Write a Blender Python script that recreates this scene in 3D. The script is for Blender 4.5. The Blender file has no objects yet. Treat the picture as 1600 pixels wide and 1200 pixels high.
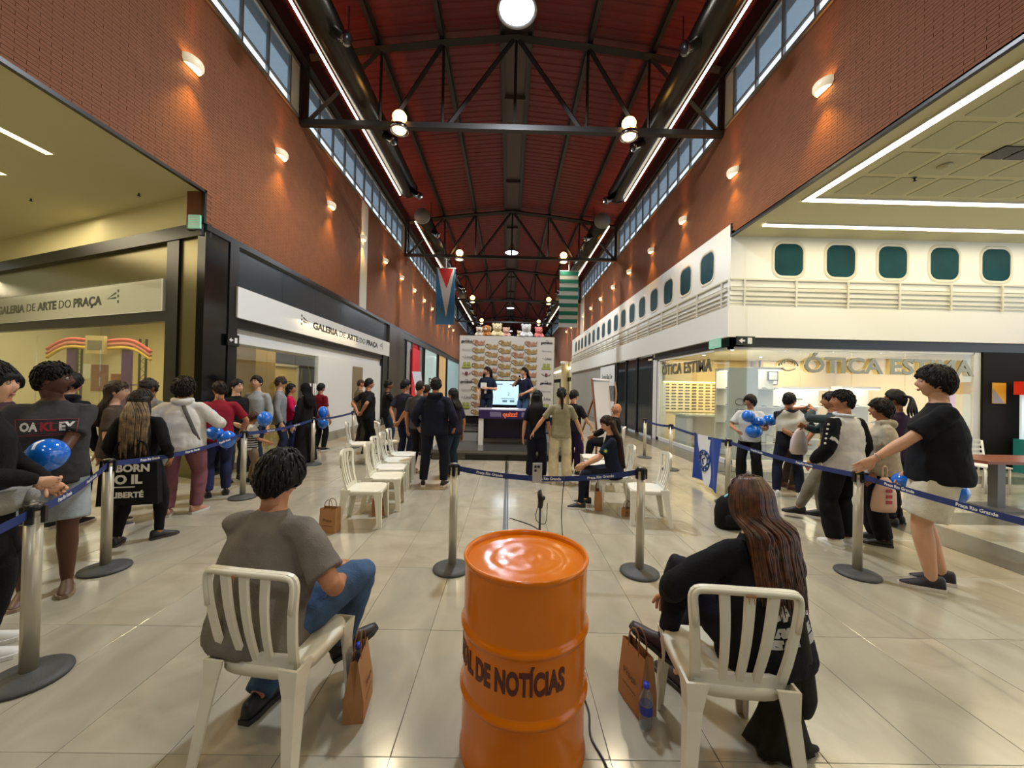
import bpy, math, random
import numpy as np
from mathutils import Vector, Matrix, noise
PI = math.pi
rnd = random.Random(7)
SC = bpy.context.scene
COL = SC.collection
V = Vector

# ---------------------------------------------------------------- camera, world, exposure
EYE = V((0, 0, 1.67))
cam_data = bpy.data.cameras.new('camera')
cam_data.sensor_width = 36; cam_data.lens = 13.5; cam_data.clip_start = .05; cam_data.clip_end = 300
cam = bpy.data.objects.new('camera', cam_data); COL.objects.link(cam)
CAMROT = Matrix.Rotation(math.radians(-.48), 4, 'Z') @ Matrix.Rotation(math.radians(90.48), 4, 'X') @ Matrix.Rotation(.022, 4, 'Z')
cam.matrix_world = Matrix.Translation(EYE) @ CAMROT
SC.camera = cam
SC.view_settings.view_transform = 'Standard'; SC.view_settings.look = 'None'
SC.view_settings.exposure = 0.0; SC.view_settings.gamma = 1; SC.view_settings.use_curve_mapping = False
SC.cycles.max_bounces = 7; SC.cycles.diffuse_bounces = 3; SC.cycles.glossy_bounces = 3
SC.cycles.transparent_max_bounces = 12; SC.cycles.caustics_reflective = False; SC.cycles.caustics_refractive = False
SC.cycles.sample_clamp_indirect = 4; SC.cycles.use_denoising = True
world = bpy.data.worlds.new('world'); SC.world = world; world.use_nodes = True
bg = world.node_tree.nodes['Background']; bg.inputs[0].default_value = (.76, .87, .96, 1); bg.inputs[1].default_value = 2.0

def lamp(name, kind, loc, power, color, size=.3, size_y=None, rot=(0, 0, 0), spot=None, spread=None):
    d = bpy.data.lights.new(name, kind); d.energy = power; d.color = color
    if kind == 'AREA':
        d.size = size
        if size_y: d.shape = 'RECTANGLE'; d.size_y = size_y
        else: d.shape = 'DISK'
        if spread: d.spread = spread
    else: d.shadow_soft_size = size
    if spot: d.spot_size = spot; d.spot_blend = .7
    o = bpy.data.objects.new(name, d); o.location = loc; o.rotation_euler = rot; COL.objects.link(o); return o
WARM = (1, .85, .56); COOL = (.86, .93, 1.0); GOLD = (1, .50, .07); NEUT = (1, .90, .74)
LK = 1.0
# high-bay pendants under the ridge
PENDY = [7.02, 19.8, 33.7, 47.5]
for y in [-5.5] + PENDY: lamp('pendant_light', 'AREA', (0, y, 8.55), (580 if y > 0 else 220)*LK, COOL, .6)
# floodlights on the trusses
FLOOD = [(s*(2.75 if y != 18.5 else 2.5), y, 7.72) for y in (9.25, 18.5, 27.75, 37.0) for s in (-1, 1)]
for f in FLOOD + [(-2.75, 0, 7.72), (2.75, 0, 7.72)]: lamp('flood_light', 'SPOT', (f[0], f[1], f[2]-.16), 260*LK, (1, .84, .55), .12, spot=2.6)
# ceiling strips of the side malls (warm)
lamp('strip_light', 'AREA', (5.46, 3.2, 5.25), 130*LK, WARM, .12, 7.6)
lamp('strip_light', 'AREA', (8.9, 7.07, 5.22), 100*LK, WARM, 6.8, .12)
lamp('strip_light', 'AREA', (9.2, 8.16, 5.22), 34*LK, WARM, 7.4, .12)
lamp('strip_light', 'AREA', (9.4, 2.0, 5.2), 150*LK, WARM, 4, 6)
lamp('strip_light', 'AREA', (-7.6, 1.8, 4.8), 230*LK, WARM, 2.5, 7)
lamp('strip_light', 'AREA', (-9.6, 5.5, 4.8), 170*LK, WARM, 3, 4)
# shop interiors
lamp('shop_light', 'AREA', (7.7, 10.8, 2.72), 190*LK, (1, .86, .60), 4.5, 3.2)
lamp('shop_light', 'AREA', (6.1, 12.5, 2.72), 35*LK, (1, .86, .6), 1.4, 4)
lamp('gallery_light', 'AREA', (-6.4, 11.0, 3.2), 110*LK, (1, .78, .42), 3.4, 3.5)
lamp('gallery_light', 'AREA', (-11.5, 11.2, 3.9), 380*LK, (1, .88, .66), 6, 4)
# ---------------------------------------------------------------- materials
def lin(c):
    return tuple((x/255/12.92 if x/255 <= .04045 else ((x/255+.055)/1.055)**2.4) for x in c)
MATS = {}
def M(name, rgb=None, rough=.55, metal=0., var=0., vscale=6., bump=0., bscale=60., emit=None, trans=0., alpha=1., spec=.5, coat=0., stretch=None, rgb2=None, detail=4, pos=False, distort=0.):
    if name in MATS: return MATS[name]
    m = bpy.data.materials.new(name); m.use_nodes = True; MATS[name] = m
    nt = m.node_tree; N = nt.nodes; L = nt.links; p = N['Principled BSDF']
    c = lin(rgb); p.inputs['Base Color'].default_value = (*c, 1)
    p.inputs['Roughness'].default_value = rough; p.inputs['Metallic'].default_value = metal
    p.inputs['Specular IOR Level'].default_value = spec
    if coat: p.inputs['Coat Weight'].default_value = coat; p.inputs['Coat Roughness'].default_value = .08
    if trans: p.inputs['Transmission Weight'].default_value = trans; p.inputs['IOR'].default_value = 1.1
    p.inputs['Alpha'].default_value = alpha
    if emit is not None:
        p.inputs['Emission Color'].default_value = (*c, 1); p.inputs['Emission Strength'].default_value = emit
    if var or bump:
        tc = N.new('ShaderNodeTexCoord'); src = tc.outputs['Object'] if not pos else N.new('ShaderNodeNewGeometry').outputs['Position']
        if stretch:
            mp = N.new('ShaderNodeMapping'); mp.inputs['Scale'].default_value = stretch; L.new(src, mp.inputs['Vector']); src = mp.outputs[0]
    if var:
        n = N.new('ShaderNodeTexNoise'); n.inputs['Scale'].default_value = vscale; n.inputs['Detail'].default_value = detail; n.inputs['Distortion'].default_value = distort; L.new(src, n.inputs['Vector'])
        r = N.new('ShaderNodeValToRGB'); r.color_ramp.elements[0].position = .3; r.color_ramp.elements[1].position = .7
        c2 = lin(rgb2) if rgb2 else tuple(x*(1-var) for x in c)
        r.color_ramp.elements[0].color = (*c2, 1); r.color_ramp.elements[1].color = (*tuple(min(1, x*(1+var*.35)) for x in c), 1)
        L.new(n.outputs[0], r.inputs[0]); L.new(r.outputs[0], p.inputs['Base Color'])
    if bump:
        n2 = N.new('ShaderNodeTexNoise'); n2.inputs['Scale'].default_value = bscale; n2.inputs['Detail'].default_value = 3; L.new(src, n2.inputs['Vector'])
        b = N.new('ShaderNodeBump'); b.inputs['Strength'].default_value = bump; b.inputs['Distance'].default_value = .01
        L.new(n2.outputs[0], b.inputs['Height']); L.new(b.outputs[0], p.inputs['Normal'])
    return m
def cloth(name, rgb, rough=.9, var=.18): return M('cloth_'+name, rgb, rough, var=var, vscale=9, bump=.35, bscale=140, spec=.2)

def glass_mat(name, tint, refl=.12, opac=.0, rgb=(200, 210, 215)):
    """thin pane: mostly see-through, some mirror, optional milky part"""
    m = bpy.data.materials.new(name); m.use_nodes = True; nt = m.node_tree; N = nt.nodes; L = nt.links
    N.remove(N['Principled BSDF']); out = N['Material Output']
    t = N.new('ShaderNodeBsdfTransparent'); t.inputs[0].default_value = (*tint, 1)
    g = N.new('ShaderNodeBsdfGlossy'); g.inputs['Roughness'].default_value = .03
    d = N.new('ShaderNodeBsdfTranslucent'); d.inputs[0].default_value = (*lin(rgb), 1)
    d2 = N.new('ShaderNodeBsdfDiffuse'); d2.inputs[0].default_value = (*lin(rgb), 1)
    a = N.new('ShaderNodeAddShader')
    x = N.new('ShaderNodeMixShader'); x.inputs[0].default_value = .5; L.new(d.outputs[0], x.inputs[1]); L.new(d2.outputs[0], x.inputs[2])
    m1 = N.new('ShaderNodeMixShader'); m1.inputs[0].default_value = opac; L.new(t.outputs[0], m1.inputs[1]); L.new(x.outputs[0], m1.inputs[2])
    fr = N.new('ShaderNodeLayerWeight'); fr.inputs[0].default_value = .5; pw = N.new('ShaderNodeMath'); pw.operation = 'POWER'; pw.inputs[1].default_value = 4; L.new(fr.outputs['Facing'], pw.inputs[0])
    mm = N.new('ShaderNodeMath'); mm.operation = 'MULTIPLY_ADD'; mm.inputs[1].default_value = .5; mm.inputs[2].default_value = refl*.3; L.new(pw.outputs[0], mm.inputs[0])
    m2 = N.new('ShaderNodeMixShader'); L.new(mm.outputs[0], m2.inputs[0]); L.new(m1.outputs[0], m2.inputs[1]); L.new(g.outputs[0], m2.inputs[2])
    L.new(m2.outputs[0], out.inputs[0]); N.remove(a); return m

# ---------------------------------------------------------------- objects
def tag(o, label=None, cat=None, group=None, kind=None):
    if label: o['label'] = label
    if cat: o['category'] = cat
    if group: o['group'] = group
    if kind: o['kind'] = kind
    return o
def empty(name, loc=(0, 0, 0), rz=0., parent=None):
    o = bpy.data.objects.new(name, None); o.empty_display_size = .1; COL.objects.link(o)
    o.location = loc; o.rotation_euler = (0, 0, rz); o.parent = parent; return o
def thing(name, label, cat, loc=(0, 0, 0), rz=0., group=None): return tag(empty(name, loc, rz), label, cat, group)

class G:
    def __init__(s): s.v = []; s.f = []; s.m = []; s.s = []
    def add(s, vs, fs, mi=0, sm=False):
        b = len(s.v); s.v += [tuple(p) for p in vs]; s.f += [tuple(b+i for i in f) for f in fs]
        s.m += [mi]*len(fs); s.s += [sm]*len(fs); return s
    def box(s, c, d, mi=0, rz=0., mat=None, taper=1.):
        hx, hy, hz = d[0]/2, d[1]/2, d[2]/2; cz, sz = math.cos(rz), math.sin(rz); vs = []
        for z in (-hz, hz):
            k = taper if z > 0 else 1.
            for x, y in ((-hx*k, -hy*k), (hx*k, -hy*k), (hx*k, hy*k), (-hx*k, hy*k)):
                p = V((x*cz-y*sz, x*sz+y*cz, z))
                if mat: p = mat @ V((x, y, z))
                vs.append(p+V(c))
        return s.add(vs, [(3, 2, 1, 0), (4, 5, 6, 7), (0, 1, 5, 4), (1, 2, 6, 5), (2, 3, 7, 6), (3, 0, 4, 7)], mi)
    def b2(s, a, b, mi=0):
        return s.box([(a[i]+b[i])/2 for i in range(3)], [abs(b[i]-a[i]) for i in range(3)], mi)
    def quad(s, a, b, c, d, mi=0): return s.add([a, b, c, d], [(0, 1, 2, 3)], mi)
    def rings(s, R, mi=0, sm=True, cap=True, closed=True):
        n = len(R[0]); vs = [p for r in R for p in r]; fs = []
        for i in range(len(R)-1):
            for j in range(n if closed else n-1):
                k = (j+1) % n; fs.append((i*n+j, i*n+k, (i+1)*n+k, (i+1)*n+j))
        if cap: fs.append(tuple(range(n-1, -1, -1))); fs.append(tuple((len(R)-1)*n+j for j in range(n)))
        return s.add(vs, fs, mi, sm)
    def tube(s, pts, rad, n=8, mi=0, sm=True, cap=True, flat=1., up=None, ns=0):
        pts = [V(p) for p in pts]
        if not hasattr(rad, '__len__'): rad = [rad]*len(pts)
        if ns: pts, rad = smooth_path(pts, rad, ns)
        R = []; u = V(up) if up else None
        for i, p in enumerate(pts):
            d = (pts[min(i+1, len(pts)-1)]-pts[max(i-1, 0)])
            d = d.normalized() if d.length > 1e-9 else V((0, 0, 1))
            if u is None: u = V((1, 0, 0)) if abs(d.x) < .8 else V((0, 1, 0))
            a = (u-d*u.dot(d)); a = a.normalized() if a.length > 1e-6 else d.orthogonal().normalized()
            b = d.cross(a); u = a
            R.append([p+a*(rad[i]*math.cos(t*2*PI/n))+b*(rad[i]*flat*math.sin(t*2*PI/n)) for t in range(n)])
        return s.rings(R, mi, sm, cap)
    def cyl(s, a, b, r, n=12, mi=0, r2=None, sm=True): return s.tube([a, b], [r, r2 if r2 is not None else r], n, mi, sm)
    def lathe(s, prof, n=24, c=(0, 0, 0), mi=0, sm=True, cap=True):
        R = [[(c[0]+r*math.cos(2*PI*j/n), c[1]+r*math.sin(2*PI*j/n), c[2]+z) for j in range(n)] for r, z in prof]
        return s.rings(R, mi, sm, cap)
    def ball(s, c, r, n=12, k=8, mi=0, mat=None, fn=None):
        r = (r, r, r) if not hasattr(r, '__len__') else r; R = []
        for i in range(k+1):
            th = PI*i/k; th = min(max(th, .02), PI-.02); ring = []
            for j in range(n):
                ph = 2*PI*j/n; d = V((math.sin(th)*math.cos(ph), math.sin(th)*math.sin(ph), -math.cos(th)))
                q = V((d.x*r[0], d.y*r[1], d.z*r[2]))
                if fn: q = fn(d, q)
                if mat: q = mat @ q
                ring.append(q+V(c))
            R.append(ring)
        return s.rings(R, mi, True, True)
    def slab(s, outline, z0, z1, mi=0):
        n = len(outline); vs = [(x, y, z0) for x, y in outline]+[(x, y, z1) for x, y in outline]
        fs = [tuple(range(n-1, -1, -1)), tuple(range(n, 2*n))]+[(i, (i+1) % n, n+(i+1) % n, n+i) for i in range(n)]
        return s.add(vs, fs, mi)
    def xf(s, mat): s.v = [tuple(mat @ V(p)) for p in s.v]; return s
    def merge(s, o, mi=None):
        b = len(s.v); s.v += o.v; s.f += [tuple(b+i for i in f) for f in o.f]
        s.m += o.m if mi is None else [mi]*len(o.m); s.s += o.s; return s
    def mesh(s, name, mats):
        me = bpy.data.meshes.new(name); me.from_pydata(s.v, [], s.f)
        mats = mats if isinstance(mats, (list, tuple)) else [mats]
        for m in mats: me.materials.append(m)
        if any(s.m): me.polygons.foreach_set('material_index', s.m)
        me.polygons.foreach_set('use_smooth', s.s)
        me.update(); return me
    def build(s, name, mats, parent=None, loc=None, kind=None, rz=None):
        o = bpy.data.objects.new(name, s.mesh(name, mats)); COL.objects.link(o); o.parent = parent
        if loc: o.location = loc
        if rz is not None: o.rotation_euler = (0, 0, rz)
        if kind: o['kind'] = kind
        return o
def struct(name, g, m): return g.build(name, m, kind='structure')
def smooth_path(P, R, n):
    out, rr = [], []
    for i in range(len(P)-1):
        p0 = P[max(i-1, 0)]; p1 = P[i]; p2 = P[i+1]; p3 = P[min(i+2, len(P)-1)]
        for k in range(n):
            t = k/n
            out.append(.5*((2*p1)+(p2-p0)*t+(2*p0-5*p1+4*p2-p3)*t*t+(3*p1-p0-3*p2+p3)*t**3)); rr.append(R[i]*(1-t)+R[i+1]*t)
    out.append(P[-1]); rr.append(R[-1]); return out, rr
def boxes(name, C, H, mat, parent=None, kind=None):
    """many boxes in one mesh (numpy); C centres, H half sizes"""
    C = np.asarray(C, float); n = len(C); H = np.broadcast_to(np.asarray(H, float), (n, 3))
    s = np.array([(-1, -1, -1), (1, -1, -1), (1, 1, -1), (-1, 1, -1), (-1, -1, 1), (1, -1, 1), (1, 1, 1), (-1, 1, 1)], float)
    vs = (C[:, None, :]+s[None]*H[:, None, :]).reshape(-1, 3)
    q = np.array([(3, 2, 1, 0), (4, 5, 6, 7), (0, 1, 5, 4), (1, 2, 6, 5), (2, 3, 7, 6), (3, 0, 4, 7)])
    fs = (q[None]+(np.arange(n)*8)[:, None, None]).reshape(-1)
    me = bpy.data.meshes.new(name); me.vertices.add(n*8); me.vertices.foreach_set('co', vs.reshape(-1))
    nf = n*6; me.loops.add(nf*4); me.loops.foreach_set('vertex_index', fs.astype(np.int32))
    me.polygons.add(nf); me.polygons.foreach_set('loop_start', np.arange(nf, dtype=np.int32)*4)
    me.update(calc_edges=True); me.validate(); me.shade_flat(); me.materials.append(mat)
    o = bpy.data.objects.new(name, me); COL.objects.link(o); o.parent = parent
    if kind: o['kind'] = kind
    return o
def copy_tree(o, parent=None):
    c = o.copy(); COL.objects.link(c); c.parent = parent
    for ch in list(o.children): copy_tree(ch, c)
    return c
def inst(name, me, loc, parent=None, rot=None, scale=None):
    o = bpy.data.objects.new(name, me); COL.objects.link(o); o.location = loc; o.parent = parent
    if rot: o.rotation_euler = rot
    if scale: o.scale = scale
    return o
def text_geo(txt, size, ext=.002, bold=0., align='CENTER', shear=0., res=3, space=1.):
    """letters as plain mesh data: (verts, faces), lying in local XY, extruded along Z"""
    c = bpy.data.curves.new('t', 'FONT'); c.body = txt; c.size = size; c.extrude = ext; c.offset = bold; c.shear = shear
    c.align_x = align; c.align_y = 'CENTER'; c.resolution_u = res; c.space_character = space
    o = bpy.data.objects.new('t', c); COL.objects.link(o)
    dg = bpy.context.evaluated_depsgraph_get(); me = bpy.data.meshes.new_from_object(o.evaluated_get(dg))
    vs = [tuple(v.co) for v in me.vertices]; fs = [tuple(p.vertices) for p in me.polygons]
    bpy.data.objects.remove(o); bpy.data.curves.remove(c); bpy.data.meshes.remove(me); return vs, fs
def gtext(g, txt, size, mat, mi=0, fit=None, **k):
    vs, fs = text_geo(txt, size, **k)
    if fit:
        xs = [v[0] for v in vs]; w = max(xs)-min(xs); vs = [(v[0]*fit/w, v[1], v[2]) for v in vs]
    g.add([mat @ V(v) for v in vs], fs, mi); return g
def frame(o, x, y, z=None):
    """matrix from origin and x, y axis vectors"""
    x = V(x).normalized(); y = V(y).normalized(); z = x.cross(y)
    m = Matrix.Identity(4)
    for i in range(3): m[i][0] = x[i]; m[i][1] = y[i]; m[i][2] = z[i]; m[i][3] = o[i]
    return m
ORD = 'first second third fourth fifth sixth seventh eighth ninth tenth eleventh twelfth thirteenth fourteenth fifteenth sixteenth seventeenth eighteenth nineteenth twentieth twenty-first twenty-second twenty-third twenty-fourth'.split()
def in_view(p, m=1.05):
    q = CAMROT.to_3x3().transposed() @ (V(p)-EYE)
    return q.z < -.1 and abs(q.x/-q.z) < 800/600*m and abs(q.y/-q.z) < 1*m
# ---------------------------------------------------------------- shell
XL, XR = -5.17, 5.08
YC_L, YC_R = 6.47, 8.82            # corners where the side malls open
YEND = 62.0; YB = -8.0
ZB = 8.0                            # top of brick, foot of the clerestory
mTile = M('floor_tile', (165, 160, 144), .16, var=.16, vscale=1.6, rgb2=(148, 143, 128), stretch=(2.2, 1, 1), detail=10, pos=True, distort=.7)
mTileB = M('floor_tile_warm', (168, 162, 145), .15, var=.14, vscale=2.3, rgb2=(150, 144, 127), stretch=(1, 1.6, 1), detail=10, pos=True, distort=.9)
mTileC = M('floor_tile_grey', (162, 157, 142), .17, var=.18, vscale=1.9, rgb2=(145, 140, 126), stretch=(1.6, .8, 1), detail=10, pos=True, distort=1.1)
mGrout = M('grout', (128, 121, 106), .8)
mBand = M('granite_band', (94, 90, 78), .22, var=.2, vscale=14)
mBrick = M('brick', (132, 80, 50), .82, var=.12, vscale=5, bump=.3, bscale=90)
mMortar = M('mortar', (118, 71, 46), .9)
mPlaster = M('plaster_cream', (214, 205, 160), .7)
mCeil = M('ceiling_paint', (196, 190, 150), .8)
mBlack = M('black_metal', (17, 17, 18), .35, spec=.5)
mBlackG = M('black_gloss', (12, 13, 15), .14, spec=.6)
mBronze = M('bronze_gloss', (112, 104, 70), .26, metal=.8, bump=.5, bscale=1.3)
mWhite = M('white_paint', (216, 216, 214), .5)
mSteel = M('truss_steel', (44, 41, 40), .5, metal=.2)
mRed = M('roof_red', (104, 8, 18), .55, var=.15, vscale=3)
mEmitW = M('led_white', (255, 244, 214), emit=7); mEmitY = M('led_warm', (255, 236, 160), emit=5)
mEmitC = M('led_cool', (225, 238, 255), emit=14); mEmitG = M('lamp_gold', (255, 190, 100), emit=12)
mFrameW = M('cream_frame', (196, 192, 178), .5)

# floor: base slab, then every slab of stone within sight as its own piece
g = G(); g.b2((-16, YB, -.3), (16, YEND, -.008)); floor = struct('floor', g, mGrout)
TW, TL = .495, .9
tm = {}
for k, m in enumerate((mTile, mTileB, mTileC)):
    g = G(); hx, hy = TW/2-.0016, TL/2-.0016
    g.rings([[(-hx, -hy, -.008), (hx, -hy, -.008), (hx, hy, -.008), (-hx, hy, -.008)], [(-hx, -hy, -.001), (hx, -hy, -.001), (hx, hy, -.001), (-hx, hy, -.001)],
             [(-hx+.002, -hy+.002, 0), (hx-.002, -hy+.002, 0), (hx-.002, hy-.002, 0), (-hx+.002, hy-.002, 0)]], sm=False)
    tm[k] = g.mesh('tile', m)
cells = []
for i in range(-32, 32):
    for j in range(-8, 67):
        x, y = (i+.5)*TW+.0, 1.74+(j+.5)*TL
        if x < -15.9 or x > 15.9 or y > YEND-.5: continue
        inner = XL < x < XR
        if not inner and not (-8 < y < 12.5): continue
        if XR-.1 < x and y > 8.82: continue
        cells.append((x, y))
vis = sorted([c for c in cells if in_view((c[0], c[1], 0), 1.25) and c[1] > .8], key=lambda c: c[1]**2*(1+abs(c[0])*.1))
own = set(vis[:300]); trng = random.Random(3)
for c in vis[:300]:
    inst('tile', tm[trng.choice((0, 0, 0, 1, 2))], (c[0], c[1], 0), floor)
rest = [c for c in cells if c not in own]
for k, m in enumerate((mTile, mTileB)):
    rr = [c for q, c in enumerate(rest) if q % 2 == k]
    boxes('tile_field', [(c[0], c[1], -.004) for c in rr], (TW/2-.0016, TL/2-.0016, .004), m, floor, 'stuff')
# dark granite border bands in front of the shops
g = G(); g.b2((4.35, 8.0, -.01), (5.08, 31, .003)); g.b2((4.35, 7.35, -.01), (12.5, 8.05, .003)); g.b2((4.9, 2.2, -.01), (5.6, 7.3, .0028))
g.b2((5.6, 5.0, -.01), (13, 5.5, .0026))
b = g.build('granite_band', mBand, floor)
g = G(); g.b2((-.035, 3.0, 0), (.0, 8.6, .012)); g.b2((.012, 3.0, 0), (.03, 8.6, .009)); g.build('floor_cable_channel', mBlack, floor)

# brick walls ------------------------------------------------------
def brick_wall(side, name):
    X = XL if side < 0 else XR; s = -side                  # s: into the hall
    zc = 4.3 if side < 0 else 5.52; zo = 4.86 if side < 0 else 5.3; yc = YC_L if side < 0 else YC_R
    g = G(); xo = X+side*.3
    g.b2((X, YB, zo), (xo, yc, ZB)); g.b2((X, yc, zc), (xo, 31.0, ZB)); g.b2((X, 31.0, 4.3 if side < 0 else 3.9), (xo, YEND, ZB))
    w = struct(name, g, mMortar)
    bl, bh = .21, .047; C = []
    pil = (13.05, 13.75) if side < 0 else (26.2, 27.6)
    n = 0
    for k in range(int((ZB-3.9)/bh)):
        z = ZB-.03-(k+.5)*bh
        y = 2.6 + (bl/2 if k % 2 else 0)
        while y < 40:
            ok = (z-bh/2 > (zo if y+bl/2 < yc else zc)) and not (pil[0] < y < pil[1]) and (y+bl/2 < yc or y-bl/2 > yc or z > max(zo, zc)+.03)
            if ok: C.append((X+s*.001, y, z))
            y += bl
    vis = sorted([c for c in C if in_view(c, 1.0)], key=lambda c: c[1])[:150]; vs = set(vis)
    g = G(); g.box((0, 0, 0), (.009, bl-.005, bh-.006)); me = g.mesh('brick', mBrick)
    for c in vis: inst('brick', me, (c[0]+s*rnd.uniform(0, .002), c[1], c[2]), w)
    boxes('brick_field', [(c[0]+s*rnd.uniform(0, .002), c[1], c[2]) for c in C if c not in vs], (.0045, (bl-.005)/2, (bh-.006)/2), mBrick, w, 'stuff')
    # pale pilaster strip
    g = G(); g.b2((X-side*.0, pil[0]+.05, zc), (X-side*.03, pil[1]-.05, ZB)); g.build('pilaster_strip', mFrameW, w)
    # dark edge trim under the brick
    g = G()
    if side < 0:
        g.b2((X+.03, YB, zo-.05), (X-.03, yc, zo)); g.b2((X+.03, yc-.04, 4.3), (X-.03, yc, zo)); g.b2((X+.05, yc, 4.2), (X-.3, 31, 4.3))
    else:
        g.b2((X-.03, YB, zo-.045), (X+.03, yc, zo)); g.b2((X-.03, yc-.04, zo), (X+.03, yc, 5.56))
    g.build('edge_trim', mBlack, w)
    return w
brick_wall(-1, 'wall_left'); brick_wall(1, 'wall_right')

# clerestory windows ----------------------------------------------
mPane = glass_mat('dusty_pane', (.70, .78, .84), .2, .5, (132, 142, 150))
mClear = glass_mat('clear_strip', (.95, .98, 1), .1, .12, (220, 235, 250))
mVan = M('window_alu', (150, 152, 150), .4, metal=.5)
wn = 0
pane = G(); pane.b2((-.004, -.345, 0), (.004, .345, .86)); pane = pane.mesh('window_pane', mPane)
low = G(); low.b2((-.004, -.345, 0), (.004, .345, .2)); low = low.mesh('bottom_light', mClear)
BAYS = [(-9.25, 0), (0, 9.25), (9.25, 18.5), (18.5, 27.75), (27.75, 37), (37, 46.25), (46.25, 55.5), (55.5, 62)]
for side in (-1, 1):
    X = XL if side < 0 else XR
    for a, b in BAYS:
        wn += 1
        y0, y1 = a+.12, b-.12
        g = G(); n = int(round((y1-y0-.35)/.77)); y1p = y1-.36; st = (y1p-y0)/n
        for k in range(n+1): g.b2((X-.03, y0+k*st-.025, ZB), (X+.03, y0+k*st+.025, 9.24))
        g.b2((X-.04, y0, ZB-.02), (X+.04, y1, ZB+.05)); g.b2((X-.04, y0, 9.16), (X+.04, y1, 9.26)); g.b2((X-.025, y0, ZB+.25), (X+.025, y1, ZB+.275))
        w = struct('window_%d' % wn, g, mVan)
        g = G(); g.b2((X-.03, y1p, ZB), (X+.03, y1, 9.2)); g.build('cream_panel', mFrameW, w)
        for k in range(n):
            yc = y0+(k+.5)*st; sc = (1, (st-.05)/.69, 1)
            inst('window_pane', pane, (X, yc, ZB+.28), w, scale=sc); inst('bottom_light', low, (X, yc, ZB+.05), w, scale=sc)
    # wall band above the windows and posts
    g = G(); g.b2((X, YB, 9.24), (X+side*.3, YEND, 9.75))
    for k in range(-1, 7): g.b2((X-.08, k*9.25-.12, ZB), (X+.08, k*9.25+.12, 9.3))
    struct('trim_%d' % (1 if side < 0 else 2), g, mBlack)

# roof: ribbed red sheeting on dark purlins -------------------------
PROF = [(-5.4, 9.72), (-3.35, 10.03), (-1.8, 10.22), (-.33, 10.36), (.33, 10.36), (1.8, 10.22), (3.35, 10.03), (5.4, 9.72)]
ys = []; y = YB
while y < YEND: ys += [(y, 0), (y+.11, 0), (y+.14, .022), (y+.2, .022)]; y += .23
g = G(); vs = []; n = len(PROF)
for yy, dz in ys: vs += [(x, yy, z+dz) for x, z in PROF]
fs = [(i*n+j, i*n+j+1, (i+1)*n+j+1, (i+1)*n+j) for i in range(len(ys)-1) for j in range(n-1)]
g.add(vs, fs); ceiling = struct('ceiling', g, mRed)
for x, z in PROF[1:-1]:
    g = G(); g.b2((x-.05, YB, z-.17), (x+.05, YEND, z-.03)); g.b2((x-.09, YB, z-.03), (x+.09, YEND, z-.015)); g.build('purlin', mSteel, ceiling)
g = G(); g.b2((-.28, YB, 10.24), (.28, YEND, 10.27)); y = 2
while y < 60: g.b2((-.3, y, 10.12), (.3, y+.1, 10.22)); y += 4.6
g.build('ridge_duct', M('ridge_grey', (74, 62, 62), .6), ceiling)
g = G()
for s in (-1, 1): g.b2((s*4.95, YB, 9.3), (s*5.4, YEND, 9.72))
g.build('eaves_beam', mBlack, ceiling)

# trusses -----------------------------------------------------------
def truss():
    t = thing('roof_truss', 'x', 'truss')
    g = G(); g.b2((-5.15, -.07, 7.86), (5.06, .07, 7.99)); g.build('bottom_chord', mSteel, t)
    g = G(); NX = [(-5.1, 9.5), (-3.25, 9.78), (-1.75, 9.97), (0, 10.15), (1.75, 9.97), (3.25, 9.78), (5.02, 9.5)]
    for a, b in zip(NX, NX[1:]): g.tube([(a[0], 0, a[1]), (b[0], 0, b[1])], .1, 4, sm=False, up=(0, 0, 1))
    g.build('top_chord', mSteel, t)
    for s in (-1, 1):
        for (xa, xb, zb) in ((5.0, 3.3, 9.72), (3.0, 1.8, 9.9), (1.62, .08, 10.08)):
            g = G(); g.tube([(s*xa, 0, 7.95), (s*xb, 0, zb)], .06, 4, sm=False, up=(0, 1, 0)); g.build('diagonal', mSteel, t)
        for xa, zb in ((3.25, 9.75), (1.75, 9.95), (5.0, 9.5)):
            g = G(); g.tube([(s*xa, 0, 7.95), (s*xa, 0, zb)], .035, 4, sm=False, up=(0, 1, 0)); g.build('vertical_strut', mSteel, t)
    g = G(); g.tube([(0, 0, 7.95), (0, 0, 10.1)], .035, 4, sm=False); g.build('vertical_strut', mSteel, t)
    return t
t0 = truss()
for k in range(7):
    t = t0 if k == 0 else copy_tree(t0)
    t.location = (0, [9.25, 0, 18.5, 27.75, 37, 46.25, 55.5][k], 0)
    tag(t, 'dark steel roof truss, ' + ['nearest one in view, above the front windows', 'one overhead above the photographer', 'second one from the front, above the two banners', 'third one from the front, beyond the banners', 'fourth one from the front, over the stage backdrop', 'fifth one from the front, far down the hall', 'farthest one at the end of the hall'][k], 'truss', 'roof trusses')

# end wall of the hall
g = G(); g.b2((XL-.3, YEND, 0), (XR+.3, YEND+.2, 10.4)); struct('wall_far', g, M('far_wall', (120, 84, 70), .8))
g = G(); g.b2((-16, YB-.2, 0), (16, YB, 10.4)); struct('wall_behind', g, M('behind_wall', (140, 110, 92), .8))

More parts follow.
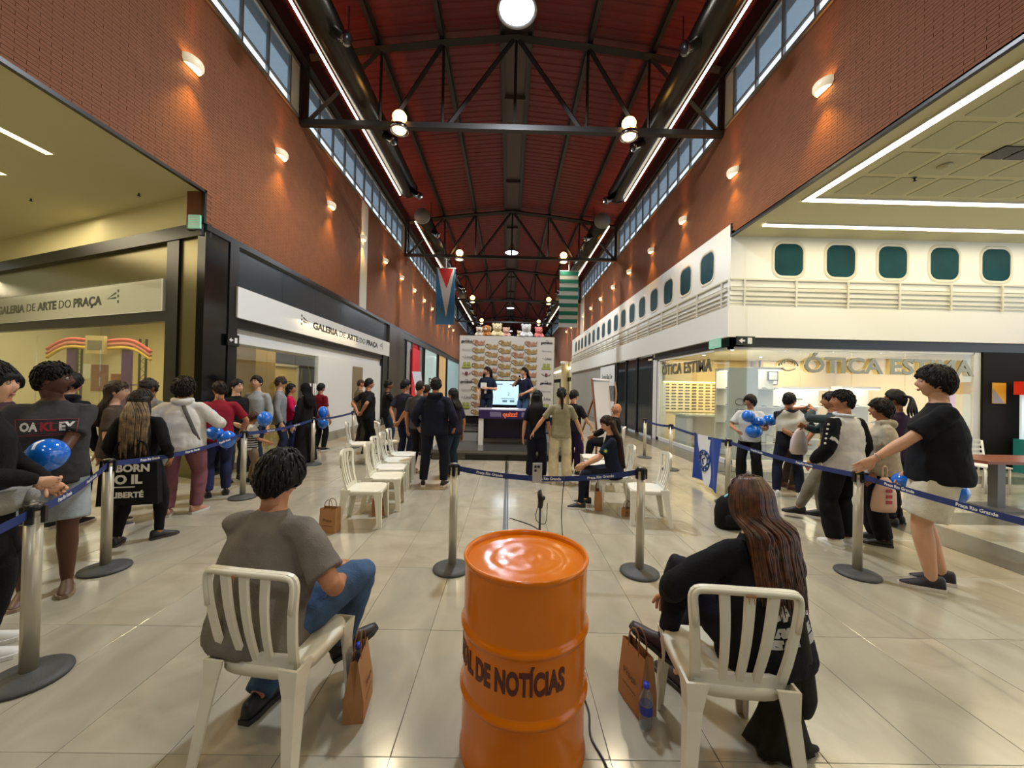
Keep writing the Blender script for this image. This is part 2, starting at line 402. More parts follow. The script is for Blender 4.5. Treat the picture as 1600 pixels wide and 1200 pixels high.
# ---------------------------------------------------------------- left side mall: ceiling and angled gallery front
DL = V((-.9337, .358, 0))                                   # runs away along the angled front
A0 = V((XL, YC_L, 0))
def AL(t, z, off=0.): p = A0+DL*t+V((.358, .9337, 0))*off; return V((p.x, p.y, z))
FL = frame(A0, DL, (0, 0, 1))                                # x along front, y up, z: outwards normal
def fl(g, m, name, parent=None, kind=None): return g.xf(FL).build(name, m, parent, kind=kind)
g = G(); g.slab([(XL, YB), (XL, YC_L), tuple(AL(10.5, 0)[:2]), (-16, YB)], 4.845, 4.96); cl = struct('ceiling_left', g, mCeil)
g = G(); g.b2((-16.2, YB, 0), (-16, 15.7, 5)); struct('wall_far_left', g, mPlaster)
for k, (x, ya, yb) in enumerate(((-6.62, 2.4, 5.5), (-8.05, 2.8, 6.1))):
    t = thing('ceiling_strip_lamp', 'glowing strip lamp in the cream ceiling at left, ' + ('nearer the brick' if k == 0 else 'at the picture edge'), 'lamp', (x, ya, 4.84), group='ceiling strips at left')
    g = G(); g.b2((-.05, 0, 0), (.05, yb-ya, .012)); g.build('diffuser', mEmitY, t)
    g = G(); g.b2((-.065, -.015, .004), (-.05, yb-ya+.015, .02)); g.b2((.05, -.015, .004), (.065, yb-ya+.015, .02)); g.build('frame', mWhite, t)
for k, (x, y) in enumerate(((-6.4, 6.6), (-8.6, 6.9))):
    t = thing('sprinkler_head', 'small dark sprinkler on the left cream ceiling, ' + ('nearer the brick corner' if k == 0 else 'farther left'), 'sprinkler', (x, y, 4.86), group='sprinklers')
    g = G(); g.lathe([(.001, 0), (.035, 0), (.035, -.01), (.012, -.014), (.012, -.05), (.028, -.055), (.028, -.06), (.001, -.062)], 10); g.build('body', mBlack, t)
# cream band above the shop front, black beam, reflective glass transom
def fbox(t0, t1, z0, z1, o0=0., o1=.1): 
    g = G(); g.b2((t0, z0, o0), (t1, z1, o1)); return g
g = fbox(.08, 11, 4.3, 4.9, .0, .1); w = fl(g, mPlaster, 'wall_gallery_angled', kind='structure')
g = fbox(0, 11, 4.1, 4.32, -.04, .12); fl(g, mBlack, 'black_beam', w)
g = fbox(.95, 11, 3.45, 4.12, .06, .08); fl(g, mBronze, 'bronze_transom', w)
g = fbox(.95, 11, 2.7, 2.88, -.02, .1); fl(g, mBlack, 'lower_beam', w)
g = fbox(.62, .95, 0, 4.12, -.02, .1); fl(g, mBlack, 'corner_post', w)
g = fbox(.02, .62, 0, 4.12, .02, .1); fl(g, mBronze, 'bronze_column', w)
mSign = M('sign_white', (222, 222, 220), .25); mInk = M('ink', (20, 20, 24), .5)
def gallery_sign(name, label, L, h, m0, x0, fitw, group='gallery signs'):
    t = thing(name, label, 'sign'); t.matrix_world = m0
    g = G(); g.b2((0, 0, 0), (L, h, .1)); g.build('board', mSign, t)
    g = G(); z = .102; y = h*.5
    ts = h*.42; cur = x0
    for word, bold in (('GALERIA', .012), ('DE', 0), ('ARTE', .012), ('DO', 0), ('PRAÇA', .012)):
        vs, fs = text_geo(word, ts, ext=.003, bold=bold*ts/.3, align='LEFT'); xs = [v[0] for v in vs]; w = max(xs)-min(xs)
        g.add([V((v[0]-min(xs)+cur, v[1]+y, v[2]+z)) for v in vs], fs); cur += w+ts*.32
    k = fitw/(cur-x0-ts*.32); g.v = [((v[0]-x0)*k+x0, v[1], v[2]) for v in g.v]
    for sx, e in ((x0-.16, -1), (x0+fitw+.16, 1)):          # three-legged wing mark at both ends
        gw = G()
        for q, (dx, dy) in enumerate(((.0, .16), (.0, .0))):
            gw.add([(sx-e*0, y+.02, z), (sx+e*.32, y+dy*.6+.05, z), (sx+e*.32, y+dy*.6+.005, z)], [(0, 1, 2) if e > 0 else (0, 2, 1)])
        for q in range(3): gw.b2((sx+e*.36, y+.13-q*.1, z-.001), (sx+e*.41, y+.18-q*.1, z+.002))
        gw.build('wing_mark', mInk, t)
    g.build('lettering', mInk, t); return t
gallery_sign('gallery_sign', 'white gallery sign on the angled front at left, seen behind glass glare', 9.6, .57,
             FL @ Matrix.Rotation(PI, 4, 'Y') @ Matrix.Translation((-10.6, 2.88, -.06)), 3.4, 4.3)
g = fbox(.95, 10.8, 2.88, 3.45, -.1, -.09); fl(g, glass_mat('sign_glass', (.93, .93, .9), .2), 'sign_glass', w)
# glazing below
mGl = glass_mat('shop_glass', (.93, .95, .93), .35)
for k, (a, b) in enumerate(((.95, 3.1), (3.1, 5.6), (5.6, 8.2), (8.2, 10.8))):
    g = fbox(a+.01, b-.01, .1, 2.7, .04, .055); fl(g, mGl, 'window_%d' % (30+k), kind='structure')
g = fbox(.95, 11, 0, .1, 0, .1); fl(g, mFrameW, 'sill', w)
# gallery interior behind the angled front
g = G(); g.b2((-16, 15.5, 0), (-5.4, 15.7, 4.2)); wi = struct('wall_gallery_back', g, M('cream_lit', (232, 214, 150), .7))
g = G(); g.slab([tuple(AL(.3, 0, .15)[:2]), (-5.3, 15.5), (-16, 15.5), tuple(AL(11, 0, .15)[:2])], 4.0, 4.1); struct('ceiling_gallery', g, M('gallery_ceil', (190, 180, 140), .8))

# ---------------------------------------------------------------- left shop front along the hall
g = G(); g.b2((XL-.1, YC_L, 0), (XL+.03, 7.25, 4.2)); wl = struct('wall_gallery_hall', g, mBlackG)
g = G(); g.b2((XL, 7.02, 0), (XL+.05, 7.25, 4.2)); g.build('black_frame', mBlack, wl)
for k in range(6):
    a = 7.27+k*1.5; g = G(); g.b2((XL-.06, a, 3.42), (XL-.02, a+1.49, 4.18)); g.build('dark_panel', M('fascia_slate', (58, 66, 72), .25, metal=.4), wl)
g = G(); g.b2((XL-.5, 7.25, 2.68), (XL-.02, 16.3, 2.88)); g.build('recess', mBlack, wl)
g = G(); g.b2((XL-.55, 7.25, 2.4), (XL-.1, 16.2, 2.68)); g.build('white_bulkhead', mWhite, wl)
g = G(); g.b2((XL-.15, 10.55, .25), (XL-.05, 15.7, 2.42)); g.b2((XL-.15, 10.55, 0), (XL-.05, 15.7, .0)); g.build('white_hoarding', mWhite, wl)
g = G(); g.b2((XL-.04, 12.85, .9), (XL-.03, 13.7, 2.25)); g.build('hoarding_window', M('tan_pane', (128, 112, 84), .3), wl)
g = G(); g.b2((XL-.3, 10.55, 0), (XL+.0, 15.7, .25)); g.b2((XL-.3, 7.25, 0), (XL, 10.55, .12)); g.build('kerb', M('kerb_grey', (142, 138, 126), .5), wl)
g = G(); g.b2((XL-.15, 15.7, 0), (XL+.02, 16.35, 2.9)); g.build('dark_post', mBlack, wl)
g = G(); g.b2((XL-.15, 16.35, 0), (XL+.06, 18.6, 4.2)); g.build('brown_column', M('brown_panel', (62, 54, 46), .35), wl)
for k, (a, b) in enumerate(((7.3, 8.35), (8.35, 9.45), (9.45, 10.5))):
    g = G(); g.b2((XL-.08, a+.01, .12), (XL-.065, b-.01, 2.4)); struct('window_%d' % (40+k), g, mGl)
gallery_sign('gallery_sign', 'long white gallery sign board on the hall side above the shop window', 9.1, .58,
             frame((XL-.02, 7.2, 2.86), (0, 1, 0), (0, 0, 1)), 2.75, 4.9)
# interior: yellow lit niche, navy graphic wall, tan column
g = G(); g.b2((XL-2.5, 10.0, 0), (XL-2.4, 15.5, 4.0)); struct('wall_gallery_inner', g, M('navy_panel', (34, 44, 74), .5))
t = thing('lit_display_frame', 'cream lit display frame inside the gallery window', 'display', (XL-1.75, 11.65, 0))
g = G(); g.b2((-.05, -.85, 0), (0, .85, 2.15)); g.build('panel', M('cream_panel', (238, 216, 150), .6), t)
g = G(); g.b2((0, -.91, 0), (.08, -.85, 2.2)); g.b2((0, .85, 0), (.08, .91, 2.2)); g.b2((0, -.91, 2.15), (.08, .91, 2.22)); g.build('frame', mWhite, t)
t = thing('tan_pillar', 'tan round-cornered pillar inside the gallery window', 'pillar', (XL-1.4, 9.95, 0)); 
g = G(); g.b2((-.3, -.4, 0), (.3, .4, 2.66)); g.build('shaft', M('tan_paint', (206, 176, 110), .6), t)
t = thing('curved_wall_drawing', 'yellow bow-shaped drawing on the navy gallery wall', 'drawing', (XL-2.38, 14.5, 1.75))
g = G(); g.tube([(0, .25*math.cos(a)-.1, .55*math.sin(a)) for a in [(-1.3+.26*i) for i in range(11)]], .012, 6); g.build('arc', M('pale_yellow', (206, 206, 110), .5), t)
g = G(); g.tube([(0, -.6, -.4), (0, -.45, .45), (0, -.4, -.4)], .009, 5); g.build('line', MATS['pale_yellow'], t)
t = thing('door_handles', 'pair of white H-shaped handles on the gallery glass door', 'handle', (XL-.03, 10.2, 1.35))
for dy in (-.13, .13):
    g = G(); g.tube([(0, dy-.05, -.3), (0, dy-.05, .3)], .018, 8); g.tube([(0, dy+.05, -.3), (0, dy+.05, .3)], .018, 8)
    for dz in (-.2, .2): g.tube([(0, dy-.05, dz), (0, dy+.05, dz)], .012, 6)
    g.build('handle_bar', mWhite, t)
# further shops down the left side
SH = [(18.6, 19.3, (52, 54, 56)), (19.3, 20.4, (150, 150, 148)), (20.4, 22.0, (178, 22, 34)), (22.0, 23.0, (120, 122, 122)), (23.0, 23.5, (20, 20, 20)), (23.5, 27.5, (176, 200, 196)),
      (27.5, 28.2, (26, 22, 20)), (28.2, 31.5, (206, 172, 120)), (31.5, 32.1, (40, 36, 32)), (32.1, 40, (150, 176, 180)), (40, 48, (120, 110, 100)), (48, 62, (90, 90, 92))]
g = G(); g.b2((XL-.1, 18.6, 3.92), (XL+.04, YEND, 4.2)); wf = struct('wall_shops_left', g, M('shop_fascia', (66, 66, 64), .4))
for k, (a, b, c) in enumerate(SH):
    g = G(); g.b2((XL-.1, a, 0), (XL-.02, b-.05, 3.92)); lit = k in (5, 7, 9); g.build('shop_panel', M('shop_l%d' % k, c, .3, emit=.35 if lit else None), wf)
    g = G(); g.b2((XL-.02, b-.09, 0), (XL+.03, b, 3.92)); g.build('shop_mullion', mBlack, wf)
lamp('shop_light', 'AREA', (XL+.5, 27, 3.7), 30, (.9, .95, 1), 8, .3)
t = thing('wall_notice', 'small dark framed notice on the far left shop window', 'notice', (XL-.0, 25.2, 1.75))
g = G(); g.b2((-.01, -.3, -.4), (.02, .3, .4)); g.build('frame', mInk, t); g = G(); g.b2((.02, -.22, -.32), (.026, .22, .32)); g.build('sheet', mWhite, t)
t = thing('red_advert_panel', 'narrow red lit advert panel on the left shop fronts', 'advert', (XL+.10, 20.9, 0.02))
g = G(); g.b2((-.03, -.8, 0), (.03, .8, 3.6)); g.build('panel', M('advert_red', (196, 26, 44), .4, emit=.15), t)
g = G(); g.b2((.03, -.3, 1.6), (.034, .3, 1.68)); g.b2((.03, -.25, 1.45), (.034, .25, 1.5)); g.build('print', MATS['sign_white'], t)
# ---------------------------------------------------------------- right side: fuselage-like fascia with portholes
mFus = M('fuselage_white', (226, 226, 220), .42, bump=.05, bscale=3)
mPort = M('port_glass', (10, 62, 70), .5, var=.3, vscale=2, spec=.1)
mRim = M('port_rim', (206, 204, 190), .5)
g = G()
PX = XR-.02
g.b2((PX, YC_R-.02, 3.62), (PX+.3, 31, 5.56)); g.b2((PX-.1, YC_R-.12, 2.93), (PX+.3, 31, 3.62))
fus = struct('wall_fuselage_hall', g, mFus)
g = G(); g.b2((PX+.3, YC_R, 3.62), (15.9, YC_R+.3, 5.3)); g.b2((PX+.3, YC_R-.1, 2.93), (15.9, YC_R+.3, 3.62))
fus2 = struct('wall_fuselage_front', g, mFus)
def rrect(w, h, r, n=5):
    P = []
    for cx, cy, a0 in ((w/2-r, h/2-r, 0), (-w/2+r, h/2-r, PI/2), (-w/2+r, -h/2+r, PI), (w/2-r, -h/2+r, 1.5*PI)):
        for k in range(n+1): a = a0+PI/2*k/n; P.append((cx+r*math.cos(a), cy+r*math.sin(a)))
    return P
def porthole(M0, parent):
    g = G(); a = rrect(.66, .74, .19); b = rrect(.80, .90, .25); c = rrect(.74, .84, .22)
    R = [[M0 @ V((x, y, z)) for x, y in P] for P, z in ((b, 0), (c, .018), (a, .008), (a, .002))]
    g.rings(R, sm=True, cap=False); o = g.build('porthole_rim', mRim, parent)
    g = G(); g.add([M0 @ V((x, y, .006)) for x, y in a], [tuple(range(len(a)))]); g.build('porthole_glass', mPort, o)
for k in range(17): porthole(frame((PX, 9.86+1.205*k, 4.84), (0, -1, 0), (0, 0, 1)), fus)
for k in range(8): porthole(frame((6.42+1.215*k, YC_R, 4.76), (1, 0, 0), (0, 0, 1)), fus2)
def railing(M0, L, parent, ext=0):
    for q in range(int(L/1.2)+1):
        g = G(); g.b2((q*1.2+.3, 0, .03), (q*1.2+.34, .62, .06)); g.xf(M0).build('rail_post', mRim, parent)
    for z, h in ((.6, .035), (.44, .012), (.36, .07), (.24, .014), (.13, .03), (.05, .012)):
        g = G(); g.b2((0, z, .0), (L, z+h, .045)); g.xf(M0).build('rail_bar', mRim, parent)
railing(frame((PX, 31, 3.66), (0, -1, 0), (0, 0, 1)), 22.1, fus)
railing(frame((PX, YC_R, 3.66), (1, 0, 0), (0, 0, 1)), 10.5, fus2)
# ceiling of the right side mall
g = G(); g.b2((XR, YB, 5.285), (16, YC_R+.3, 5.4)); cr = struct('ceiling_right', g, mCeil)
mPerf = M('ceiling_panel', (182, 177, 142), .8, var=.1, vscale=60)
g = G(); g.box((0, 0, 0.004), (.56, .56, .01), taper=.98); pme = g.mesh('ceiling_panel', mPerf)
for i in range(9):
    for j in range(9): inst('ceiling_panel', pme, (6.05+i*.66, 6.55-j*.66, 5.277), cr)
def strip(label, a, b, w=.12):
    t = thing('ceiling_strip_lamp', label, 'lamp', (a[0], a[1], 5.255), group='ceiling strips at right')
    d = V((b[0]-a[0], b[1]-a[1], 0)); n = d.normalized().cross(V((0, 0, 1)))*w/2
    g = G(); g.slab([tuple(p[:2]) for p in (-n, n, d+n, d-n)], 0, .02); g.build('diffuser', mEmitW, t)
    g = G(); n2 = n*1.25
    g.slab([tuple(p[:2]) for p in (n, n2, d+n2, d+n)], .005, .03); g.slab([tuple(p[:2]) for p in (-n2, -n, d-n, d-n2)], .005, .03); g.build('frame', mWhite, t)
strip('bright ceiling strip running along the brick wall at right', (5.46, 7.1), (5.46, -2))
strip('bright cross ceiling strip meeting the long one at right', (5.52, 7.05), (13, 7.05), .12)
strip('bright ceiling strip nearest the portholes at right', (5.4, 8.16), (13.5, 8.16), .12)
t = thing('ceiling_vent', 'dark square double vent in the panelled ceiling at right', 'vent', (7.35, 5.55, 5.262))
for dx in (-.17, .17):
    g = G(); g.b2((dx-.15, -.15, 0), (dx+.15, .15, .02)); o = g.build('grille', mBlack, t)
t = thing('smoke_detector', 'round cream smoke detector on the panelled ceiling at right', 'detector', (6.72, 5.9, 5.27))
g = G(); g.lathe([(.001, -.045), (.05, -.04), (.085, -.015), (.09, .0)], 20); g.build('body', mPerf, t)
t = thing('sprinkler_head', 'tiny sprinkler beside the smoke detector on the right ceiling', 'sprinkler', (6.62, 6.25, 5.27), group='sprinklers')
g = G(); g.lathe([(.001, 0), (.03, 0), (.012, -.014), (.012, -.05), (.028, -.055), (.001, -.062)], 10); g.build('body', mBlack, t)

# ---------------------------------------------------------------- optician's shop
g = G(); g.b2((XR-.02, YC_R-.02, 2.72), (XR+.3, 13.3, 2.93)); g.b2((XR-.02, YC_R-.02, 2.72), (15.9, YC_R+.25, 2.93)); wo = struct('wall_optician_beam', g, mBlack)
g = G(); g.slab([(XR, YC_R), (10.9, YC_R), (10.9, 14), (XR, 14)], 2.74, 2.8); struct('ceiling_optician', g, M('shop_ceil', (236, 228, 200), .7))
g = G(); g.b2((8.3, 12.6, 0), (10.9, 12.7, 2.74)); g.b2((10.8, YC_R+.2, 0), (10.9, 12.7, 2.74)); g.b2((XR+.2, 13.3, 0), (8.4, 13.4, 2.74)); g.b2((8.3, 12.6, 0), (8.4, 13.4, 2.74)); wi = struct('wall_optician_back', g, M('shop_wall', (236, 214, 158), .6))
g = G(); g.b2((XR+.0, 13.1, 0), (XR+.3, 13.55, 2.93)); g.b2((XR, 12.95, 0), (XR+.1, 13.15, 2.7)); g.b2((10.78, YC_R, 0), (11.0, YC_R+.2, 2.72)); g.b2((XR, YC_R-.0, 2.66), (10.8, YC_R+.1, 2.74)); g.b2((XR, YC_R, 2.66), (XR+.1, 13.1, 2.74)); g.b2((XR, YC_R, 0), (10.9, YC_R+.12, .1)); g.b2((XR, YC_R, 0), (XR+.1, 13.1, .1))
g.build('white_frame', mWhite, wo)
for k, (a, b) in enumerate(((5.1, 6.75), (6.75, 7.95), (7.95, 9.2), (9.2, 10.78))):
    g = G(); g.b2((a+.006, YC_R+.02, .1), (b-.006, YC_R+.032, 2.66)); struct('window_%d' % (50+k), g, mGl)
for k, (a, b) in enumerate(((8.86, 10.3), (10.3, 13.0))):
    g = G(); g.b2((XR+.03, a+.006, .1), (XR+.042, b-.006, 2.66)); struct('window_%d' % (60+k), g, mGl)
mChrome = M('letter_steel', (142, 136, 116), .38, metal=.8)
def letters(word, label, M0, size, fit, cat='sign', grp=None):
    t = thing('shop_lettering', label, cat, group='optician letters')
    vs, fs = text_geo(word, size, ext=.015, bold=.012); xs = [v[0] for v in vs]; k = fit/(max(xs)-min(xs))
    g = G(); g.add([M0 @ V((v[0]*k, v[1], v[2])) for v in vs], fs); g.build('letters', mChrome, t); return t
letters('ÓTICA ESTIMA', 'steel optician name letters on the wide glass front at right', frame((8.75, YC_R-.03, 2.32), (1, 0, 0), (0, 0, 1)), .5, 3.95)
letters('ÓTICA ESTIMA', 'steel optician name letters on the hall-side glass', frame((XR-.02, 11.1, 2.32), (0, -1, 0), (0, 0, 1)), .44, 3.1)
t = thing('eyewear_emblem', 'steel shell-like emblem left of the wide shop lettering', 'emblem', (6.43, YC_R-.03, 2.36))
for q in range(3):
    g = G(); g.tube([((.1+.06*q)*math.cos(a), 0, (.07+.045*q)*math.sin(a)-.03*q) for a in [PI*i/10 for i in range(11)]], .016, 6); g.build('arc', mChrome, t)
g = G(); g.tube([(-.16, 0, -.12), (0, 0, -.17), (.16, 0, -.12)], .014, 6, ns=3); g.build('base', mChrome, t)
# white sign column with ring emblem at the glass corner
t = thing('white_totem', 'pale standing totem panel with two-ring emblem at the shop corner', 'totem', (5.55, YC_R+.25, .1))
g = G(); g.b2((-.34, -.05, 0), (.34, .05, 2.15)); g.build('panel', M('totem_white', (196, 204, 206), .35), t)
g = G()
for cx in (-.09, .09): g.tube([(cx+.11*math.cos(a), -.06, 1.35+.08*math.sin(a)) for a in [2*PI*i/16 for i in range(17)]], .008, 5)
gtext(g, 'ÓTICA', .13, frame((0, -.055, 1.12), (1, 0, 0), (0, 0, 1))); gtext(g, 'ESTIMA', .13, frame((0, -.055, 1.0), (1, 0, 0), (0, 0, 1))); g.build('emblem', M('emblem_grey', (128, 132, 132), .4), t)
# glasses display wall (hall side) and shelves
mTemple = M('frame_dark', (60, 36, 26), .4)
t = thing('glasses_wall', 'back-lit wall rack holding rows of glasses in the optician shop', 'display', (5.3, 13.28, 0))
g = G(); g.b2((0, -.04, .95), (2.6, 0, 2.0)); g.build('rack_panel', M('rack_cream', (246, 226, 170), .5, emit=.25), t)
g = G()
for i in range(11):
    for j in range(9):
        x, z = .1+i*.235, 1.04+j*.105
        g.b2((x, -.07, z), (x+.065, -.05, z+.035)); g.b2((x+.085, -.07, z), (x+.15, -.05, z+.035)); g.b2((x+.06, -.07, z+.02), (x+.09, -.05, z+.03))
g.build('glasses_rows', mTemple, t)
g = G(); g.b2((0, -.3, 2.0), (2.9, 0, 2.74)); g.build('upper_box', M('rack_beige', (214, 188, 130), .5), t)
g = G(); g.b2((0, -.28, 1.97), (2.6, -.04, 1.99)); g.build('rack_lamp', mEmitY, t)
def cabinet(label, loc, w, h, rz=0, nsh=4):
    t = thing('glass_cabinet', label, 'cabinet', loc, rz, 'optician display cabinets')
    g = G(); g.b2((-w/2, -.2, 0), (w/2, .2, .12)); g.b2((-w/2, -.2, h-.06), (w/2, .2, h)); g.b2((-w/2, .17, .1), (w/2, .2, h)); g.build('body', mWhite, t)
    for k in range(nsh):
        z = .4+k*(h-.5)/nsh
        g = G(); g.b2((-w/2+.01, -.19, z), (w/2-.01, .17, z+.015)); s = g.build('shelf', mWhite, t)
        g = G()
        for q in range(3):
            x = -w/2+.1+q*(w-.2)/2; g.tube([(x-.06, -.08, z+.035), (x, -.1, z+.045), (x+.06, -.08, z+.035)], .012, 6)
        g.build('eyeglasses', mTemple, s)
    g = G(); g.b2((-w/2+.02, -.18, h-.075), (w/2-.02, .1, h-.062)); g.build('lamp_strip', mEmitW, t); return t
cabinet('tall shelf of glasses right of the white totem', (6.35, YC_R+.75, 0), .8, 2.3)
cabinet('tall shelf of glasses left of the white totem', (6.0, YC_R+1.6, 0), .6, 2.3, .5)
cabinet('narrow chrome shelf tower beside the glasses wall', (6.35, 10.9, 0), .42, 1.95, .9, 5)
cabinet('low bright cabinet behind the queue in the optician shop', (8.1, 10.6, 0), 1.3, 1.85, 0, 3)
cabinet('tall right-hand cabinet in the optician shop', (9.9, 10.9, 0), 1.1, 1.9, 0, 3)
t = thing('shop_counter', 'white reception counter in the optician shop', 'counter', (6.2, 11.9, 0), .15)
g = G(); g.b2((-.9, -.3, .0), (-.7, .3, .92)); g.b2((.7, -.3, 0), (.9, .3, .92)); g.b2((-.7, .1, 0), (.7, .3, .9)); g.build('body', mWhite, t)
g = G(); g.b2((-.95, -.34, .92), (.95, .34, .97)); g.build('top', M('counter_glass', (214, 220, 200), .15), t)
for k, (x, z, w, h, c) in enumerate(((8.75, 2.05, .18, .22, 'round clock'), (8.8, 1.72, .2, .22, 'square'), (8.8, 1.42, .14, .16, 'small'), (6.7, 2.1, .26, .24, 'dark'))):
    y = 12.58 if x > 8.3 else 9.7
    t = thing('wall_picture', '%s dark framed picture on the optician back wall' % c if c != 'round clock' else 'small framed clock-like picture high on the optician wall', 'picture', (x, y, z))
    g = G(); g.b2((-w/2, -.02, -h/2), (w/2, 0, h/2)); g.build('frame', mInk, t); g = G(); g.b2((-w/2+.025, -.024, -h/2+.025), (w/2-.025, -.02, h/2-.025)); g.build('print', mWhite, t)
for k, (x, y) in enumerate(((5.6, 9.6), (5.7, 11.2), (6.9, 9.5), (8.1, 9.5), (9.3, 9.5), (7.5, 11.4))):
    t = thing('recessed_spot', 'small recessed ceiling spot in the optician shop, %s from the corner' % ORD[k], 'lamp', (x, y, 2.735), group='optician spots')
    g = G(); g.lathe([(.001, -.004), (.045, -.004), (.06, -.008), (.065, .0)], 14); g.build('ring', mWhite, t); g = G(); g.lathe([(.001, -.008), (.04, -.008)], 12, cap=False); g.build('bulb', mEmitC, t)
# black portal wall right of the shop with poster
g = G(); g.b2((10.95, YC_R-.05, 0), (13.2, YC_R+.2, 2.72)); g.b2((13.2, YC_R-.05, 0), (15.9, YC_R+.2, 2.72)); wp = struct('wall_portal_black', g, M('portal_black', (22, 19, 15), .75, spec=.2))
t = thing('wall_poster', 'small yellow and grey poster on the black wall at right', 'poster', (11.3, YC_R-.06, 1.78))
g = G(); g.b2((-.16, -.008, -.24), (.16, 0, .24)); g.build('sheet', M('poster_yellow', (226, 170, 40), .5), t)
g = G(); g.add([(-.15, -.011, -.23), (.12, -.011, -.23), (-.15, -.011, .12)], [(0, 1, 2)]); g.build('print', M('poster_grey', (150, 152, 158), .5), t)
# exit signs
def exit_sign(label, M0, w, h, c, txt):
    t = thing('exit_sign', label, 'sign'); t.matrix_world = M0
    g = G(); g.b2((-w/2, -h/2, 0), (w/2, h/2, .03)); g.build('box', M('sign_'+str(c[1]), c, .4, emit=.25 if c[1] > 100 else None), t)
    g = G(); z = .033
    if txt == 'arrow':
        g.add([(-.16, 0, z), (-.08, .06, z), (-.08, -.06, z)], [(0, 2, 1)]); g.b2((-.08, -.02, z-.002), (-.02, .02, z+.001)); g.b2((.04, -.07, z-.002), (.14, .07, z)); 
    else:
        for q in range(4): g.b2((-w*.35, h*.3-q*h*.18, z-.002), (w*.35, h*.36-q*h*.18, z))
    g.build('symbol', MATS['sign_white'], t)
exit_sign('black sign with white left arrow at the optician corner', frame((5.35, YC_R-.14, 2.84), (1, 0, 0), (0, 0, 1)), .42, .2, (16, 24, 20), 'arrow')
exit_sign('pale green exit sign at the end of the white ledge', frame((PX-.13, 9.15, 2.82), (0, -1, 0), (0, 0, 1)), .5, .22, (130, 196, 170), 'x')
exit_sign('pale green exit sign at the top corner of the left black column', frame((XL-.1, YC_L-.06, 4.3), (1, 0, 0), (0, 0, 1)), .2, .22, (140, 206, 178), 'x')
exit_sign('black arrow sign on the left black shop frame', frame((XL+.07, 7.1, 2.42), (0, 1, 0), (0, 0, 1)) @ Matrix.Scale(.7, 4), .42, .3, (14, 18, 16), 'arrow')
# farther right shops beyond the optician
g = G(); g.b2((XR, 13.5, 0), (XR+.2, 13.6, 2.93)); g.b2((XR, 20.5, 0), (XR+.2, 20.6, 2.93)); wr = struct('wall_shops_right', g, mBlack)
mDG = M('dark_glass', (44, 54, 58), .08, metal=.3)
for a, b in ((13.6, 15.2), (15.2, 16.6), (16.6, 18.0)):
    g = G(); g.b2((XR+.02, a+.06, .05), (XR+.08, b-.06, 2.9)); g.build('dark_shop_glass', mDG, wr)
    g = G(); g.b2((XR-.02, b-.07, 0), (XR+.1, b+.07, 2.93)); g.build('door_post', mBlack, wr)
g = G(); g.b2((XR, 18.0, 0), (XR+.1, 31, .9)); g.b2((XR+.02, 18.0, .9), (XR+.1, 31, 2.93)); g.build('hoarding', M('hoard_grey', (150, 148, 142), .6), wr)
t = thing('photo_hoarding', 'white hoarding with a black and white skyline photo, behind the flip chart', 'hoarding', (XR-.05, 18.2, 0))
g = G(); g.b2((-.02, 0, 1.85), (0, 2.8, 2.85)); g.b2((-.02, 0, .0), (0, 2.8, 1.1)); g.build('board', mWhite, t)
g = G(); g.b2((-.021, .02, 1.1), (0, 2.78, 1.85)); g.build('photo', M('bw_photo', (120, 120, 118), .6, var=.8, vscale=5, stretch=(1, 3, 1)), t)
g = G(); gtext(g, 'Torre de Blue Cine', .34, frame((-.025, 1.4, 2.3), (0, -1, 0), (0, 0, 1)), fit=2.0, ext=.001); g.build('print', mInk, t)
# beyond the fuselage
g = G(); g.b2((XR+.0, 31, 0), (XR+.1, YEND, 3.9)); ww = struct('wall_far_right', g, M('far_cream', (200, 190, 160), .6))
g = G(); g.b2((XR-.06, 31.2, 3.3), (XR+.0, 44, 3.42)); g.build('strip_light', mEmitW, ww)
g = G(); g.b2((XR-.05, 31.3, 2.3), (XR-.01, 44, 2.6)); g.b2((XR-.05, 34, 0), (XR-.01, 38, 2.3)); g.build('dark_front', mBlack, ww)
t = thing('round_column', 'round cream column beyond the backdrop on the right', 'column', (4.72, 32.6, 0))
g = G(); g.lathe([(.34, 0), (.34, .12), (.3, .14), (.3, 3.7), (.36, 3.75)], 20); g.build('shaft', M('col_cream', (196, 182, 140), .5), t)
g = G(); g.lathe([(.365, 3.75), (.365, 3.95)], 20); g.build('capital', mWhite, t)
# ---------------------------------------------------------------- hall fittings
mDuct = M('duct_dark', (58, 54, 46), .3, metal=.75, var=.15, vscale=2); mChr = M('chrome', (190, 190, 188), .15, metal=1)
def duct(side, y0, y1, label):
    t = thing('air_duct', label, 'duct', (side*3.6, y0, 8.42), group='air ducts'); L = y1-y0
    g = G(); g.tube([(0, 0, 0), (0, L, 0)], .3, 24, up=(0, 0, 1)); g.build('pipe', mDuct, t)
    for y in (0, L):
        g = G(); g.tube([(0, y-.03, 0), (0, y+.03, 0)], .315, 24, up=(0, 0, 1)); g.build('end_cap', mDuct if y else M('cap_grey', (150, 148, 138), .5), t)
    g = G(); g.b2((side*.262, .0, -.235), (side*.298, L, -.205)); g.build('light_strip', mEmitW, t)
    n = 0; y = 1.0
    while y < L-.1+2.9:
        yy = min(y, L-.25); g = G(); d = V((-side*.75, -.25, -.55)).normalized(); p = V((-side*.2, yy, -.2))
        g.tube([p, p+d*.34, p+d*.36], [.11, .11, .125], 14); g.tube([p+d*.362, p+d*.363], [.09, .09], 14, mi=1); g.build('nozzle', [mChr, mBlack], t)
        if yy < y: break
        y += 2.93
    g = G()
    for y in (L*.15, L*.5, L*.85): g.tube([(0, y, .3), (0, y, 1.35)], .012, 5)
    g.build('hanger', mSteel, t)
